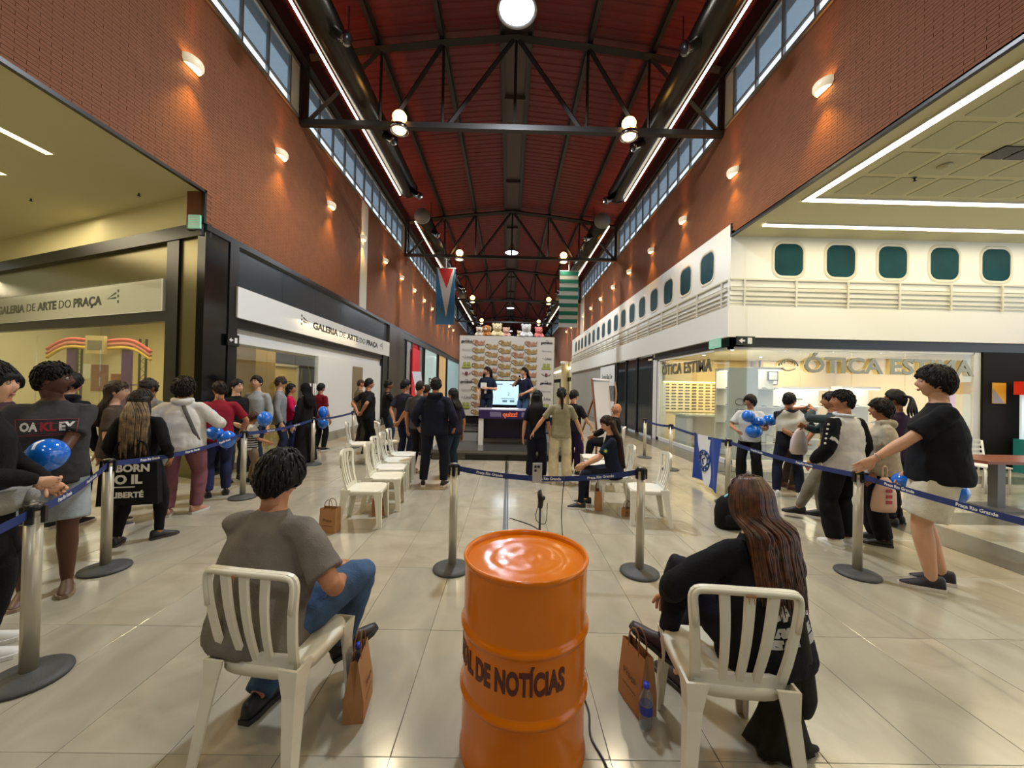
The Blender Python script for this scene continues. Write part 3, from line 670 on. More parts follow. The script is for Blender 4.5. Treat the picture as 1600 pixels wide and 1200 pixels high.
for s, nm in ((-1, 'left'), (1, 'right')):
    duct(s, 3.2, 13.2, 'long round air duct with light strip on the %s side, nearest' % nm)
    duct(s, 15.3, 26.2, 'round air duct with grey end cap on the %s side, above the hanging banner' % nm)
    duct(s, 28.5, 40.5, 'far round air duct on the %s side, beyond the hanging banner' % nm)
for k, y in enumerate(PENDY):
    t = thing('pendant_lamp', 'white high-bay pendant lamp under the ridge, ' + ['nearest and brightest, at the top of the picture', 'above the hanging banners', 'smaller, beyond the banners', 'farthest, just above the plush toys'][k], 'lamp', (0, y, 8.6), group='pendant lamps')
    g = G(); g.lathe([(.05, .5), (.09, .46), (.1, .3), (.3, .12), (.37, .02), (.37, 0), (.33, .01), (.28, .09), (.05, .2)], 24); g.build('shade', M('shade_grey', (170, 174, 176), .3, metal=.5), t)
    g = G(); g.lathe([(.001, .02), (.31, .02), (.31, .03)], 20, cap=False); g.build('bulb', mEmitC, t)
    g = G(); g.tube([(0, 0, .5), (0, 0, 1.65)], .012, 5); g.build('cable', mBlack, t)
for k, f in enumerate(FLOOD):
    s = 'left' if f[0] < 0 else 'right'
    t = thing('flood_lamp', 'warm twin flood lamp on the %s truss chord, %s from the front' % (s, ORD[k//2]), 'lamp', f, group='truss flood lamps')
    g = G(); g.ball((0, -.1, .34), (.17, .16, .15), 14, 8); g.tube([(0, -.02, .2), (0, .0, .3)], .03, 6); g.build('upper_globe', mEmitG, t)
    g = G(); g.lathe([(.06, .22), (.2, .12), (.22, 0), (.2, .0), (.17, .03)], 18, c=(0, -.1, 0)); g.build('reflector', mChr, t)
    g = G(); g.ball((0, -.1, .03), (.16, .16, .06), 14, 6); g.build('bulb', mEmitY, t)
# wall lamps on the brick
def sconce(side, k):
    X = XL if side < 0 else XR; y = (6.1+2.37*k) if side < 0 else (6.2+2.52*k); z = 6.7
    if side < 0: z = 6.68
    s = -side
    t = thing('wall_lamp', 'half-round wall lamp glowing orange on the %s brick wall, %s from the front' % ('left' if side < 0 else 'right', ORD[k]), 'lamp', (X+s*.02, y, z), group='brick wall lamps')
    g = G(); R = []
    for zz, r in ((-.07, .12), (-.02, .15), (.05, .15), (.07, .14)): R.append([(s*r*math.sin(a), r*1.2*math.cos(a), zz) for a in [PI*i/12 for i in range(13)]])
    g.rings(R, cap=False); g.build('shade', M('shade_white', (230, 214, 180), .4, emit=.5), t)
    g = G(); g.b2((0, -.12, -.02), (s*.1, .12, .03)); g.build('bulb', M('bulb_warm', (255, 214, 140), emit=22), t)
    lamp('wall_light', 'SPOT', (X+s*.15, y, z-.1), 150, GOLD, .04, rot=(0, -s*.3, 0), spot=1.6)
    lamp('wall_light', 'SPOT', (X+s*.12, y, z+.1), 80, (1, .28, .03), .04, rot=(PI, s*.3, 0), spot=1.2)
for k in range(13): sconce(-1, k)
for k in range(12): sconce(1, k)
# fabric banners
def banner(label, x, mats, design):
    t = thing('hanging_banner', label, 'banner', (x, 18.5, 4.62), group='hanging banners')
    design(t)
    g = G(); g.tube([(-.47, 0, 2.72), (.47, 0, 2.72)], .022, 8); g.tube([(.0, 0, 2.72), (.0, 0, 3.3)], .03, 6); g.build('rod', mWhite, t)
W, Hh = .45, 2.7
def bn1(t):
    y = -.012; g = G(); g.b2((-W, -.008, 0), (W, .008, Hh)); g.build('cloth', M('banner_blue', (58, 122, 180), .7), t)
    g = G(); g.b2((-W+.06, y, Hh-.01), (W-.06, -.009, Hh)); g.add([(-W+.03, y, Hh), (0.05, y, .35), (W-.03, y, Hh)], [(0, 1, 2)]); g.build('white_wedge', M('banner_white', (220, 222, 228), .7), t)
    y = -.016; g = G(); g.add([(-W+.1, y, Hh), (.05, y, 1.75), (W-.1, y, Hh)], [(0, 1, 2)]); g.build('red_triangle', M('banner_red', (218, 54, 58), .7), t)
def bn2(t):
    g = G(); g.b2((-W, -.008, 0), (W, .008, Hh)); g.build('cloth', M('banner_white2', (222, 230, 226), .7), t)
    for k in range(7):
        g = G(); z = Hh-.385*k; g.b2((-W-.003, -.013, z-.19), (W+.003, -.009, z)); g.build('green_stripe', M('banner_green', (30, 132, 112), .7), t)
banner('blue hanging banner with white wedge and red triangle, left', -3.15, None, bn1)
banner('white hanging banner with green horizontal stripes, right', 2.8, None, bn2)

# ---------------------------------------------------------------- stage
mStage = M('stage_black', (20, 20, 22), .25); mAlu = M('stage_alu', (120, 118, 114), .35, metal=.6)
t = thing('stage_platform', 'two-level dark stage platform with aluminium edge under the backdrop', 'stage', (0, 8.7, 0))
g = G(); g.b2((-1.75, 0, .19), (1.5, 1.55, .22)); g.build('lower_deck', M('deck_gloss', (66, 66, 66), .16), t)
g = G(); g.b2((-1.75, -.01, .16), (1.5, .02, .215)); g.b2((-1.75, -.01, .14), (1.5, .01, .15)); g.build('edge_profile', mAlu, t)
g = G(); g.b2((-1.72, .02, 0), (1.48, .04, .15)); g.b2((-1.75, .1, 0), (1.5, 1.5, .18)); g.build('black_skirt', mStage, t)
g = G(); g.b2((-1.7, .0, .02), (-.95, .012, .14)); g.build('label_plate', M('plate_olive', (74, 70, 54), .5), t)
g = G(); g.add([(-1.42, -.003, .12), (-1.14, -.003, .12), (-1.28, -.003, .03)], [(0, 2, 1)]); g.build('dark_mark', mInk, t)
g = G(); g.b2((-1.75, 1.55, .44), (1.5, 3.5, .48)); g.build('upper_deck', M('deck_dark', (40, 40, 42), .3), t)
for k in range(3):
    g = G(); a = -1.73+k*1.08; g.b2((a, 1.55, .22), (a+1.06, 1.57, .44)); g.build('riser_panel', M('riser_grey', (150, 148, 144), .5), t)
t = thing('press_backdrop', 'tall pale press backdrop printed with rows of gold quiz logos', 'backdrop', (0, 12.2, 0)); t['kind'] = 'thing'
BX0, BX1, BZ = -1.58, 1.42, 3.28
g = G(); n = 14; R = []
for i in range(n+1):
    x = BX0+(BX1-BX0)*i/n; R.append([(x, .015*math.sin(i*1.9), .74), (x, .012*math.sin(i*1.3+1), 2.0), (x, .015*math.sin(i*.9), BZ)])
g.rings([[V(p) for p in r] for r in R], cap=False, closed=False); g.build('printed_cloth', M('backdrop_cloth', (188, 184, 178), .6), t)
g = G(); g.b2((BX0, .03, .48), (BX1, .08, .76)); g.build('black_skirt', mStage, t)
g = G(); g.tube([(BX0, .06, .5), (BX0, .06, BZ)], .025, 8); g.tube([(BX1, .06, .5), (BX1, .06, BZ)], .025, 8); g.tube([(BX0, .06, BZ), (BX1, .06, BZ)], .02, 8); g.b2((BX0, .04, BZ-.03), (BX1, .34, BZ)); g.build('frame', mAlu, t)
mGold = M('print_gold', (158, 130, 76), .5); mRose = M('print_rose', (164, 118, 92), .5)
vs, fs = text_geo('Quiz!', .19, ext=.001, bold=.012, shear=.2)
k = 0
for i in range(5):
    for j in range(11):
        x = BX0+.62+i*.415; z = BZ-.22-j*.245-(.12 if i % 2 else 0)
        if z < .85: continue
        g = G(); g.add([(v[0]*.78+x, -.024-v[2]*.5, v[1]+z) for v in vs], fs); g.tube([(x-.15+.07*math.cos(a), -.022, z+.03+.055*math.sin(a)) for a in [2*PI*q/10 for q in range(11)]], .012, 4)
        g.build('quiz_logo', mRose if (i+j) % 4 == 0 else mGold, t); k += 1
for sx in (BX0+.23, BX1-.24):
    z = BZ-.18; seq = 0
    while z > .9:
        g = G(); m = mInk; q = seq % 5
        if q == 0: gtext(g, 'germânic', .1, frame((sx, -.022, z), (1, 0, 0), (0, 0, 1)), ext=.001, bold=.004); gtext(g, 'ótica', .05, frame((sx, -.022, z+.07), (1, 0, 0), (0, 0, 1)), ext=.001)
        elif q == 1: gtext(g, 'Panorama', .075, frame((sx, -.022, z), (1, 0, 0), (0, 0, 1)), ext=.001); m = M('print_grey', (120, 120, 122), .5)
        elif q == 2: gtext(g, '• Lima', .12, frame((sx, -.022, z), (1, 0, 0), (0, 0, 1)), ext=.001, shear=.3)
        elif q == 3:
            m = M('print_lime', (142, 150, 60), .5)
            for dx in (-.06, .06): g.b2((sx+dx-.045, -.024, z+.0), (sx+dx+.045, -.021, z+.1))
            g.b2((sx-.14, -.024, z-.08), (sx+.14, -.021, z-.02))
        else:
            m = M('print_wine', (110, 50, 60), .5)
            g.ball((sx, -.022, z), (.05, .003, .06), 10, 6)
            for e in (-1, 1): g.add([(sx+e*.04, -.023, z-.03), (sx+e*.17, -.023, z+.06), (sx+e*.1, -.023, z-.02)], [(0, 1, 2) if e < 0 else (0, 2, 1)])
        g.build('sponsor_logo', m, t); z -= .26 if q != 1 else .24; seq += 1
# screen behind the hosts
t = thing('quiz_screen', 'large bright quiz screen standing between the two hosts', 'screen', (-.02, 11.55, .48))
g = G(); g.b2((-.64, .0, .58), (.66, .05, 1.4)); g.build('bezel', mStage, t)
g = G(); g.b2((-.61, -.006, .66), (.63, .0, 1.37)); d = g.build('display', M('screen_light', (190, 226, 240), .3, emit=.72), t)
g = G(); g.b2((-.5, -.012, 1.26), (-.16, -.007, 1.29)); g.b2((.05, -.012, 1.26), (.4, -.007, 1.29)); g.b2((-.4, -.012, 1.12), (-.36, -.007, 1.2)); gtext(g, '2', .12, frame((.02, -.008, .98), (1, 0, 0), (0, 0, 1)), ext=.001); g.b2((-.2, -.012, .84), (.2, -.007, .855)); g.b2((-.16, -.012, .74), (-.02, -.007, .8)); g.b2((.06, -.012, .74), (.2, -.007, .8)); g.build('screen_text', M('screen_grey', (110, 140, 150), .4, emit=.25), t)
g = G(); g.b2((-.3, -.1, 0), (.3, .2, .03)); g.b2((-.05, .02, .03), (.05, .06, .6)); g.build('stand', mStage, t)
lamp('screen_light', 'AREA', (0, 11.4, 1.5), 14, (.8, .93, 1), 1.2, .7, rot=(-PI/2, 0, 0))
# desk
t = thing('quiz_desk', 'purple-fronted quiz desk on white legs at the stage edge', 'desk', (.05, 9.8, .22))
mPur = M('desk_purple', (46, 26, 78), .4)
g = G(); g.b2((-.78, -.25, .86), (.8, .3, .9)); g.build('top', M('desk_lilac', (180, 176, 196), .25), t)
g = G(); g.b2((-.78, -.27, .66), (.8, -.24, .87)); p = g.build('front_panel', mPur, t)
g = G(); vs, fs = text_geo('quizz!', .16, ext=.002, bold=.006); g.add([(v[0], -.274-v[2], v[1]+.77) for v in vs], fs); g.build('quiz_print', M('print_orange', (232, 110, 70), .5, emit=.2), t)
for a, b in ((-.5, -.22), (.28, .56)):
    g = G(); g.b2((a, -.274, .71), (b, -.27, .83)); g.build('grey_print', M('print_lav', (112, 104, 138), .5), t)
g = G(); g.b2((-.72, .28, .1), (.74, .3, .84)); g.build('back_board', M('desk_dark', (36, 26, 60), .3), t)
for x in (-.72, .7):
    g = G(); g.b2((x-.06, -.25, 0), (x+.06, -.12, .66)); g.build('leg', mWhite, t)
    g = G(); g.b2((x-.04, .2, 0), (x+.04, .28, .86)); g.build('leg', mWhite, t)
# plush toys on top of the backdrop
def plush(label, x, s, col, col2, yaw=0., dog=False):
    t = thing('plush_toy', label, 'plush toy', (x, 12.38, BZ), yaw, 'plush toys on the backdrop')
    m = M('plush_%d_%d' % (col[0], col[2]), col, .95, bump=.6, bscale=50); m2 = M('plush2_%d_%d' % (col2[0], col2[2]), col2, .95)
    g = G(); g.ball((0, 0, .11*s), (.15*s, .11*s, .12*s)); g.build('body', m, t)
    g = G(); g.ball((0, -.04*s, .3*s), (.155*s, .13*s, .135*s), 16, 10); h = g.build('head', m, t)
    g = G(); g.ball((0, -.16*s, .265*s), (.065*s, .05*s, .045*s)); g.build('muzzle', m2, h)
    g = G(); g.ball((0, -.205*s, .285*s), (.022*s, .015*s, .015*s), 8, 6); g.ball((-.055*s, -.165*s, .33*s), .014*s, 8, 6); g.ball((.055*s, -.165*s, .33*s), .014*s, 8, 6); g.build('nose_and_eyes', mInk, h)
    for e in (-1, 1):
        g = G(); g.ball((e*.12*s, 0, (.4 if not dog else .3)*s), (.05*s, .03*s, (.05 if not dog else .1)*s), 10, 6); g.build('ear', m2 if dog else m, h)
        g = G(); g.tube([(e*.1*s, -.03*s, .17*s), (e*.17*s, -.1*s, .08*s), (e*.16*s, -.14*s, .04*s)], [.045*s, .045*s, .04*s], 8, ns=3); g.build('arm', m, t)
        g = G(); g.tube([(e*.09*s, -.05*s, .05*s), (e*.11*s, -.17*s, .045*s)], [.05*s, .055*s], 8); g.build('leg', m, t)
plush('small white plush toy at the left end of the toy row', -.98, .7, (222, 214, 200), (160, 110, 70))
plush('brown and white plush dog, second from the left on the backdrop', -.74, .85, (196, 132, 74), (232, 224, 208), -.3, True)
plush('big cream plush bear with dark nose on the backdrop', -.42, 1.0, (232, 218, 176), (240, 230, 200), .2)
plush('pale pink plush toy right of the cream bear', -.12, .72, (226, 178, 164), (236, 206, 196))
plush('small tan plush toy left of the white bear', .3, .5, (214, 196, 170), (230, 220, 200), .4)
plush('white plush bear with grey muzzle on the backdrop', .52, 1.0, (226, 228, 234), (200, 200, 208), .1)
plush('pink plush bear at the right end of the toy row', .92, .8, (232, 140, 138), (240, 160, 150), .3)

# ---------------------------------------------------------------- flip chart
t = thing('flip_chart', 'wooden easel flip chart with white paper beside the stage', 'flip chart', (2.2, 9.0, 0), .85)
mWood = M('wood', (150, 98, 58), .5, var=.3, vscale=8, stretch=(6, 6, 1))
for a, b in (((-.42, -.1, 0), (-.1, .08, 1.85)), ((.42, -.1, 0), (.1, .08, 1.85)), ((0, .75, 0), (0, .1, 1.8))):
    g = G(); g.tube([a, b], .028, 4, sm=False); g.build('leg', mWood, t)
g = G(); g.b2((-.45, -.04, .68), (.45, -.0, .72)); g.build('tray', mWood, t)
g = G(); g.box((0, .0, 1.32), (.82, .02, 1.2), mat=Matrix.Rotation(-.12, 3, 'X')); g.build('board', mWood, t)
g = G(); g.box((0, -.03, 1.3), (.74, .012, 1.12), mat=Matrix.Rotation(-.12, 3, 'X')); g.tube([(-.37, .03, 1.88), (.37, .03, 1.88)], .035, 10); g.build('paper_pad', M('paper', (206, 208, 222), .7), t)
g = G(); R = [[(x, -.1-.05*math.sin(i*.6), 1.86-.14*i) for x in (.40-.01*i, .46+.02*math.sin(i))] for i in range(9)]; g.rings(R, cap=False, closed=False); g.build('curled_sheet', M('kraft_sheet', (150, 112, 92), .7), t)
# poster strip held at left
t = thing('white_paper_strip', 'long white curved paper sheet standing by the navy shirt man', 'paper', (-1.95, 7.95, .95))
g = G(); R = [[(-.05+.11*i/8+.03*math.sin(i*.4), -.02, 1.0-i*.11), (.12+.10*i/8 if i < 7 else .1+.07*(8-i), .06, 1.0-i*.11)] for i in range(9)]; g.rings([[V(p) for p in r] for r in R], cap=False, closed=False); g.v += []; g.build('sheet', M('paper', (206, 208, 222)), t)

# ---------------------------------------------------------------- monobloc chairs
mPlas = M('chair_plastic', (222, 219, 202), .38, var=.06, vscale=4, bump=.05, bscale=120)
mPlasW = M('chair_white', (222, 222, 214), .36)
def ribbon(g, P, W, N, w, th):
    R = []
    for p, a, n, ww in zip(P, W, N, w): R.append([p-a*ww/2-n*th/2, p+a*ww/2-n*th/2, p+a*(ww/2-.004)+n*th/2, p-a*(ww/2-.004)+n*th/2])
    g.rings(R, sm=False)
def make_chair(name='plastic_chair', m=None):
    m = m or mPlas; t = empty(name)
    def bp(s, q):                                   # point on the back surface; s across -1..1, q up 0..1
        hw = .185+.047*q; return V((s*hw*(1.0), -.195-.085*q+.045*s*s*(.3+.7*q)-.02*math.sin(q*PI), .44+.44*q-.018*s*s*q))
    def bn(s, q):
        e = .02; a = bp(s+e, q)-bp(s-e, q); b = bp(s, q+e)-bp(s, q-e); return b.cross(a).normalized()*-1
    g = G()                                         # outer stiles and rounded top rail in one sweep
    path = [(-.93, -.06), (-.93, .25), (-.93, .6), (-.93, .82), (-.91, .9), (-.85, .95), (-.7, .965), (-.35, .97), (0, .97), (.35, .97), (.7, .965), (.85, .95), (.91, .9), (.93, .82), (.93, .6), (.93, .25), (.93, -.06)]
    P = [bp(*c) for c in path]; P, _ = smooth_path(P, [0]*len(P), 2); Wd, N = [], []
    for i, p in enumerate(P):
        d = (P[min(i+1, len(P)-1)]-P[max(i-1, 0)]).normalized(); s = p.x/.225; q = (p.z-.44)/.44
        n = bn(max(-1, min(1, s)), max(0, min(1, q))); N.append(n); Wd.append(d.cross(n).normalized())
    w = [.045-.008*math.sin(PI*i/(len(P)-1)) for i in range(len(P))]
    ribbon(g, P, Wd, N, w, .016); 
    for e in (-1, 1): pass
    g.tube([p+V((0, -.012, .004)) for p in P[4:-4]], .011, 6)     # turned-over rim
    for s0 in (-.42, 0, .42):
        P = [bp(s0*(.86+.14*q), q) for q in [i/8*.98-.0 for i in range(9)]]; N = [bn(s0, i/8) for i in range(9)]
        ribbon(g, P, [V((1, 0, 0))]*9, N, [.036+.010*i/8 for i in range(9)], .012)
    P = [bp(s, .03) for s in (-.95, -.5, 0, .5, .95)]; ribbon(g, P, [V((0, 0, 1))]*5, [bn(s, .03) for s in (-.95, -.5, 0, .5, .95)], [.06]*5, .014)
    g.build('backrest', m, t)
    g = G()                                         # dished seat with turned-down skirt
    def se(r, z, dy=0., n=28):
        out = []
        for i in range(n):
            a = 2*PI*i/n; c, s = math.cos(a), math.sin(a); x = math.copysign(abs(c)**.55, c)*.215*r; y = math.copysign(abs(s)**.55, s)*.21*r
            out.append((x*(1+.05*(y > 0)*abs(y)/.2), y+dy, z(x, y)))
        return out
    dish = lambda x, y: .437-.012*(1-min(1, (x*x+y*y)/.045))
    g.rings([se(.05, dish), se(.4, dish), se(.75, dish), se(.93, dish), se(1.0, lambda x, y: .432), se(1.02, lambda x, y: .42), se(1.02, lambda x, y: .385), se(.99, lambda x, y: .385), se(.97, lambda x, y: .42), se(.5, lambda x, y: .415)])
    g.build('seat', m, t)
    for sx in (-1, 1):
        for (ya, yb, xa, xb, za) in ((.165, .195, .175, .205, .425), (-.185, -.265, .18, .225, .45)):
            g = G(); R = []; f = 1 if ya > 0 else -1
            for q in range(5):
                k = q/4; x = sx*(xa+(xb-xa)*k); y = ya+(yb-ya)*k; z = za*(1-k); w = .034-.014*k; w2 = .04-.016*k
                if q == 0: w += .012; w2 += .012
                th = .012
                L = [(0, 0), (-w*2, 0), (-w*2, -th), (-th, -th), (-th, -w2*2), (0, -w2*2)]
                pts = [V((x+sx*(w)+sx*a, y+f*(w2)+f*b, z)) for a, b in L]
                if sx*f < 0: pts.reverse()
                R.append(pts)
            g.rings(R, sm=False); g.build('leg', m, t)
    return t
chA = make_chair(); chB = make_chair(m=mPlasW)
def chair(x, y, hd, label, grp=None, white=False, first=[1, 1]):
    src = chB if white else chA
    if first[white]: t = src; first[white] = 0
    else: t = copy_tree(src)
    t.location = (x, y, 0); t.rotation_euler = (0, 0, math.radians(hd)); tag(t, label, 'chair', grp); return t
g = G(); g.ball((0, 0, 0), (.013, .003, .007), 10, 6); g.tube([(0, 0, 0), (.002, -.002, -.03)], [.003, .001], 6)
rust = g.mesh('rust_stain', M('rust', (150, 108, 66), .8))
c1 = chair(-1.05, 1.9, -9, 'cream plastic chair under the man in the grey t-shirt'); inst('rust_stain', rust, (-.02, -.306, .862), c1)
c2 = chair(1.02, 1.82, -6, 'cream plastic chair under the woman with auburn hair'); inst('rust_stain', rust, (.0, -.306, .862), c2)
LR = [(-1.68, 4.66), (-1.64, 5.27), (-1.76, 5.84), (-1.82, 6.4), (-1.88, 6.95)]
for k, (x, y) in enumerate(LR): chair(x, y, -84+k, 'empty plastic chair in the left row facing right, %s from the front' % ORD[k], 'left row of chairs', k > 1)
chair(-2.6, 8.4, -60, 'white chair half hidden behind the left row, by the dark-shirted men', 'chairs behind the left row', True)
chair(-3.1, 8.1, -75, 'white chair beside the barrier post near the white hoarding', 'chairs behind the left row', True)
chair(1.78, 4.92, 82, 'empty white plastic chair right of the barrier post, facing left', 'right row of chairs', True)
chair(1.52, 5.5, 84, 'white plastic chair under the seated girl in navy', 'right row of chairs', True)
chair(1.55, 6.5, 86, 'empty white chair just behind the seated girl in navy', 'right row of chairs', True)
chair(1.6, 7.1, 88, 'empty white chair in front of the flip chart', 'right row of chairs', True)
chair(2.25, 8.3, 70, 'white chair under the bald man', 'right row of chairs', True)

# ---------------------------------------------------------------- belt barriers
mPost = M('post_silver', (178, 172, 156), .32, metal=.35, bump=.04, bscale=200); mBase = M('post_base', (62, 64, 66), .6, bump=.2, bscale=80); mBelt = M('belt_blue', (24, 44, 104), .6, bump=.1, bscale=200)
def make_post():
    t = empty('barrier_post')
    g = G(); g.lathe([(.001, 0), (.17, 0), (.175, .008), (.172, .02), (.13, .032), (.045, .045), (.04, .05)], 36); g.build('base', mBase, t)
    g = G(); g.lathe([(.037, .04), (.037, .9)], 20); g.build('pole', mPost, t)
    g = G(); g.lathe([(.036, .885), (.036, .96), (.033, .965), (.001, .967)], 20); g.build('cap', mPost, t)
    g = G()
    for a in range(4): g.box((.04*math.cos(a*PI/2), .04*math.sin(a*PI/2), .905), (.02, .032, .09) if a % 2 == 0 else (.032, .02, .09))
    g.lathe([(.04, .93), (.04, .962), (.03, .966)], 16); g.build('belt_head', mBlack, t)
    return t
post0 = make_post(); PC = [0]
def post(x, y, label, rz=0.):
    t = post0 if PC[0] == 0 else copy_tree(post0); PC[0] += 1
    t.location = (x, y, 0); t.rotation_euler = (0, 0, rz); tag(t, label, 'barrier post', 'belt barrier posts'); return (x, y)
p_c = post(-.48, 3.52, 'silver barrier post in the middle, left of the orange drum')
p_r = post(1.23, 3.51, 'silver barrier post in the middle, right of the orange drum')
p1 = post(-2.62, 2.16, 'largest silver barrier post at the left picture edge', .5)
p2 = post(-3.49, 3.4, 'silver barrier post before the long-haired girl in black', .5)
p3 = post(-3.78, 5.55, 'silver barrier post behind the seated man, left aisle')
p4 = post(-3.98, 7.9, 'silver barrier post by the woman in the long black dress')
p5 = post(-4.05, 10.1, 'farthest left barrier post, before the white hoarding')
q1 = post(3.28, 3.56, 'silver barrier post held by the tall man in white shorts')
q2 = post(3.32, 5.75, 'silver barrier post at the right edge of the blue flag')
q3 = post(3.45, 8.1, 'barrier post behind the empty chair, second in the right aisle')
q4 = post(3.4, 9.5, 'farthest right barrier post before the dark shop')
p0 = (-2.1, .9); q0 = (3.3, 1.35)
post(p0[0], p0[1], 'barrier post just outside the picture at left'); post(q0[0], q0[1], 'barrier post just outside the picture at right')
def belt(a, b, label, sag=.03, words=(), txt=None):
    g = G(); A = V((a[0], a[1], .915)); B = V((b[0], b[1], .915)); d = (B-A).normalized(); A = A+d*.05; B = B-d*.05; n = 14; Pt = []
    for i in range(n+1): k = i/n; Pt.append(A.lerp(B, k)-V((0, 0, sag*4*k*(1-k))))
    nn = V((-d.y, d.x, 0)); R = [[p+nn*.001+V((0, 0, .024)), p+nn*.001-V((0, 0, .024)), p-nn*.001-V((0, 0, .024)), p-nn*.001+V((0, 0, .024))] for p in Pt]
    g.rings(R, sm=False); o = g.build('barrier_belt', mBelt); tag(o, label, 'belt', 'blue barrier belts')
    side = 1 if nn.dot(V((0, 0, 0))-A) > 0 else -1
    for k in words:
        p = A.lerp(B, k)-V((0, 0, sag*4*k*(1-k))); sl = (A.lerp(B, k+.02)-A.lerp(B, k-.02)-V((0, 0, sag*4*((k+.02)*(1-k-.02)-(k-.02)*(1-k+.02))))).normalized()
        x = sl if side < 0 else -sl
        zz = nn*side; up = zz.cross(x)
        if up.z < 0: up = -up
        x = up.cross(zz)
        gg = G(); gtext(gg, 'Praça Rio Grande', .034, frame(p+zz*.0015, x, up), ext=.0006, bold=.001, res=2); gg.build('print', MATS['sign_white'], o)
belt(p_c, p_r, 'blue barrier belt sagging across the middle above the drum', .075, (.17, .5, .8))
belt(p0, p1, 'blue barrier belt at the left picture edge', .03, (.5,))
belt(p1, p2, 'blue barrier belt in front of the man in the printed t-shirt', .03, (.3, .7))
belt(p2, p3, 'blue barrier belt crossing the woman in the white hoodie', .06, (.2, .5, .8))
belt(p3, p4, 'blue barrier belt in front of the woman in the long black dress', .04, (.3, .7))
belt(p4, p5, 'dark barrier belt before the white hoarding', .03)
belt(q0, q1, 'blue barrier belt across the tall man in white shorts', .03, (.25, .6, .85))
belt(q1, q2, 'blue barrier belt in front of the boy in the white jacket', .03, (.3, .7))
belt(q2, q3, 'blue barrier belt carrying the flag', .03)
belt(q3, q4, 'short dark belt between the two farthest right posts', .03)
# flag on the belt
t = thing('draped_flag', 'blue and white flag with round emblem hung over the right belt', 'flag', (0, 0, 0))
A = V((q2[0], q2[1]+.12, .93)); B = V((3.42, 7.0, .92)); dd = (B-A); nn = V((-1, .05, 0))
def fp(u, v): p = A+dd*u-V((0, 0, .82*v)); return p+nn*(.035+.03*math.sin(u*11+v*2)+.05*v*math.sin(u*5+1))
def fband(u0, u1, name, m, off=0.):
    g = G(); N = 10; R = [[fp(u0(j/12)+(u1(j/12)-u0(j/12))*i/N, j/12)+nn*off for i in range(N+1)] for j in range(13)]; g.rings(R, cap=False, closed=False); g.build(name, m, t)
wob = lambda a, k: (lambda v: a+.05*math.sin(v*6+k))
mFB = M('flag_blue', (20, 58, 142), .7); mFW = M('flag_white', (214, 216, 220), .7)
fband(lambda v: 0, wob(.38, 0), 'blue_field', mFB); fband(wob(.38, 0), wob(.72, .6), 'white_stripe', mFW); fband(wob(.72, .6), lambda v: 1, 'blue_field', mFB)
g = G(); C = (.55, .52)
for r, w in ((.155, .013), (.095, .01)): g.tube([fp(C[0]+r*1.0*math.cos(a), C[1]+r*1.35*math.sin(a))+nn*.006 for a in [2*PI*i/28 for i in range(29)]], w, 5)
for q in range(9): a = 2*PI*q/9; g.tube([fp(C[0]+.125*math.cos(a), C[1]+.17*math.sin(a))+nn*.006, fp(C[0]+.125*math.cos(a+.3), C[1]+.17*math.sin(a+.3))+nn*.006], .02, 5)
g.tube([fp(C[0]-.03, C[1]-.07)+nn*.006, fp(C[0]+.03, C[1]-.02)+nn*.006, fp(C[0], C[1]+.08)+nn*.006], .012, 5); g.build('emblem', M('flag_ink', (34, 66, 128), .6), t)

# ---------------------------------------------------------------- orange drum
t = thing('oil_drum', 'glossy orange steel drum lettered PORTAL DE NOTÍCIAS', 'drum', (.10, 1.84, 0))
mO = M('drum_orange', (206, 110, 2), .2, var=.08, vscale=3, coat=.12, spec=.35, bump=.04, bscale=6); r = .287
prof = [(.001, .012), (r-.012, .012), (r-.012, .0), (r+.006, 0), (r+.008, .012), (r, .022)]
def swage(z): return [(r, z-.12), (r, z-.03), (r, z-.024), (r+.006, z-.014), (r+.013, z-.005), (r+.013, z+.005), (r+.006, z+.014), (r, z+.024), (r, z+.03), (r, z+.12)]
prof += swage(.30)+swage(.585)+[(r, .85), (r, .856), (r, .86), (r+.006, .868), (r+.008, .878), (r+.004, .887), (r-.004, .887), (r-.01, .876), (r-.013, .862)]
g = G(); g.lathe(prof, 72, cap=False); g.build('shell', mO, t)
g = G(); R = []
for q in range(19):
    rr = (r-.013)*(1-q/18)+.001; ring = []
    for j in range(72):
        a = 2*PI*j/72; z = .862-.002*math.exp(-((rr-.17)/.012)**2)-.0015*math.exp(-((rr-.08)/.014)**2)+.003*noise.noise(V((rr*math.cos(a)*9, rr*math.sin(a)*9, 3)))*(1-rr/r)+.0012*noise.noise(V((rr*math.cos(a)*22, rr*math.sin(a)*22, 7)))
        ring.append((rr*math.cos(a), rr*math.sin(a), z if q else .862))
    R.append(ring)
g.rings(R, cap=False); g.build('lid', mO, t)
vs, fs = text_geo('PORTAL DE NOTÍCIAS', .125, ext=.0015, bold=.005, res=4, space=1.03); xs = [v[0] for v in vs]; w0 = max(xs)-min(xs); g = G()
ctr = max(xs); k = .67/w0*.93; Rr = r+.0016; pts = []
for v in vs: a = (v[0]-ctr)*k/r*1.08+.58; a -= PI/2; q = Rr+v[2]; pts.append((q*math.cos(a), q*math.sin(a), .468+v[1]*1.0))
g.add(pts, fs); g.build('lettering', M('drum_ink', (74, 22, 16), .4), t)
t = thing('floor_cable', 'black cable running on the floor right of the drum', 'cable', (0, 0, 0), group='floor cables')
g = G(); g.tube([(.36, 1.95, .006), (.42, 2.15, .006), (.45, 2.0, .006), (.43, 1.85, .006), (.47, 1.7, .006), (.5, 1.4, .006)], .005, 6, ns=5); g.build('cable', mBlack, t)
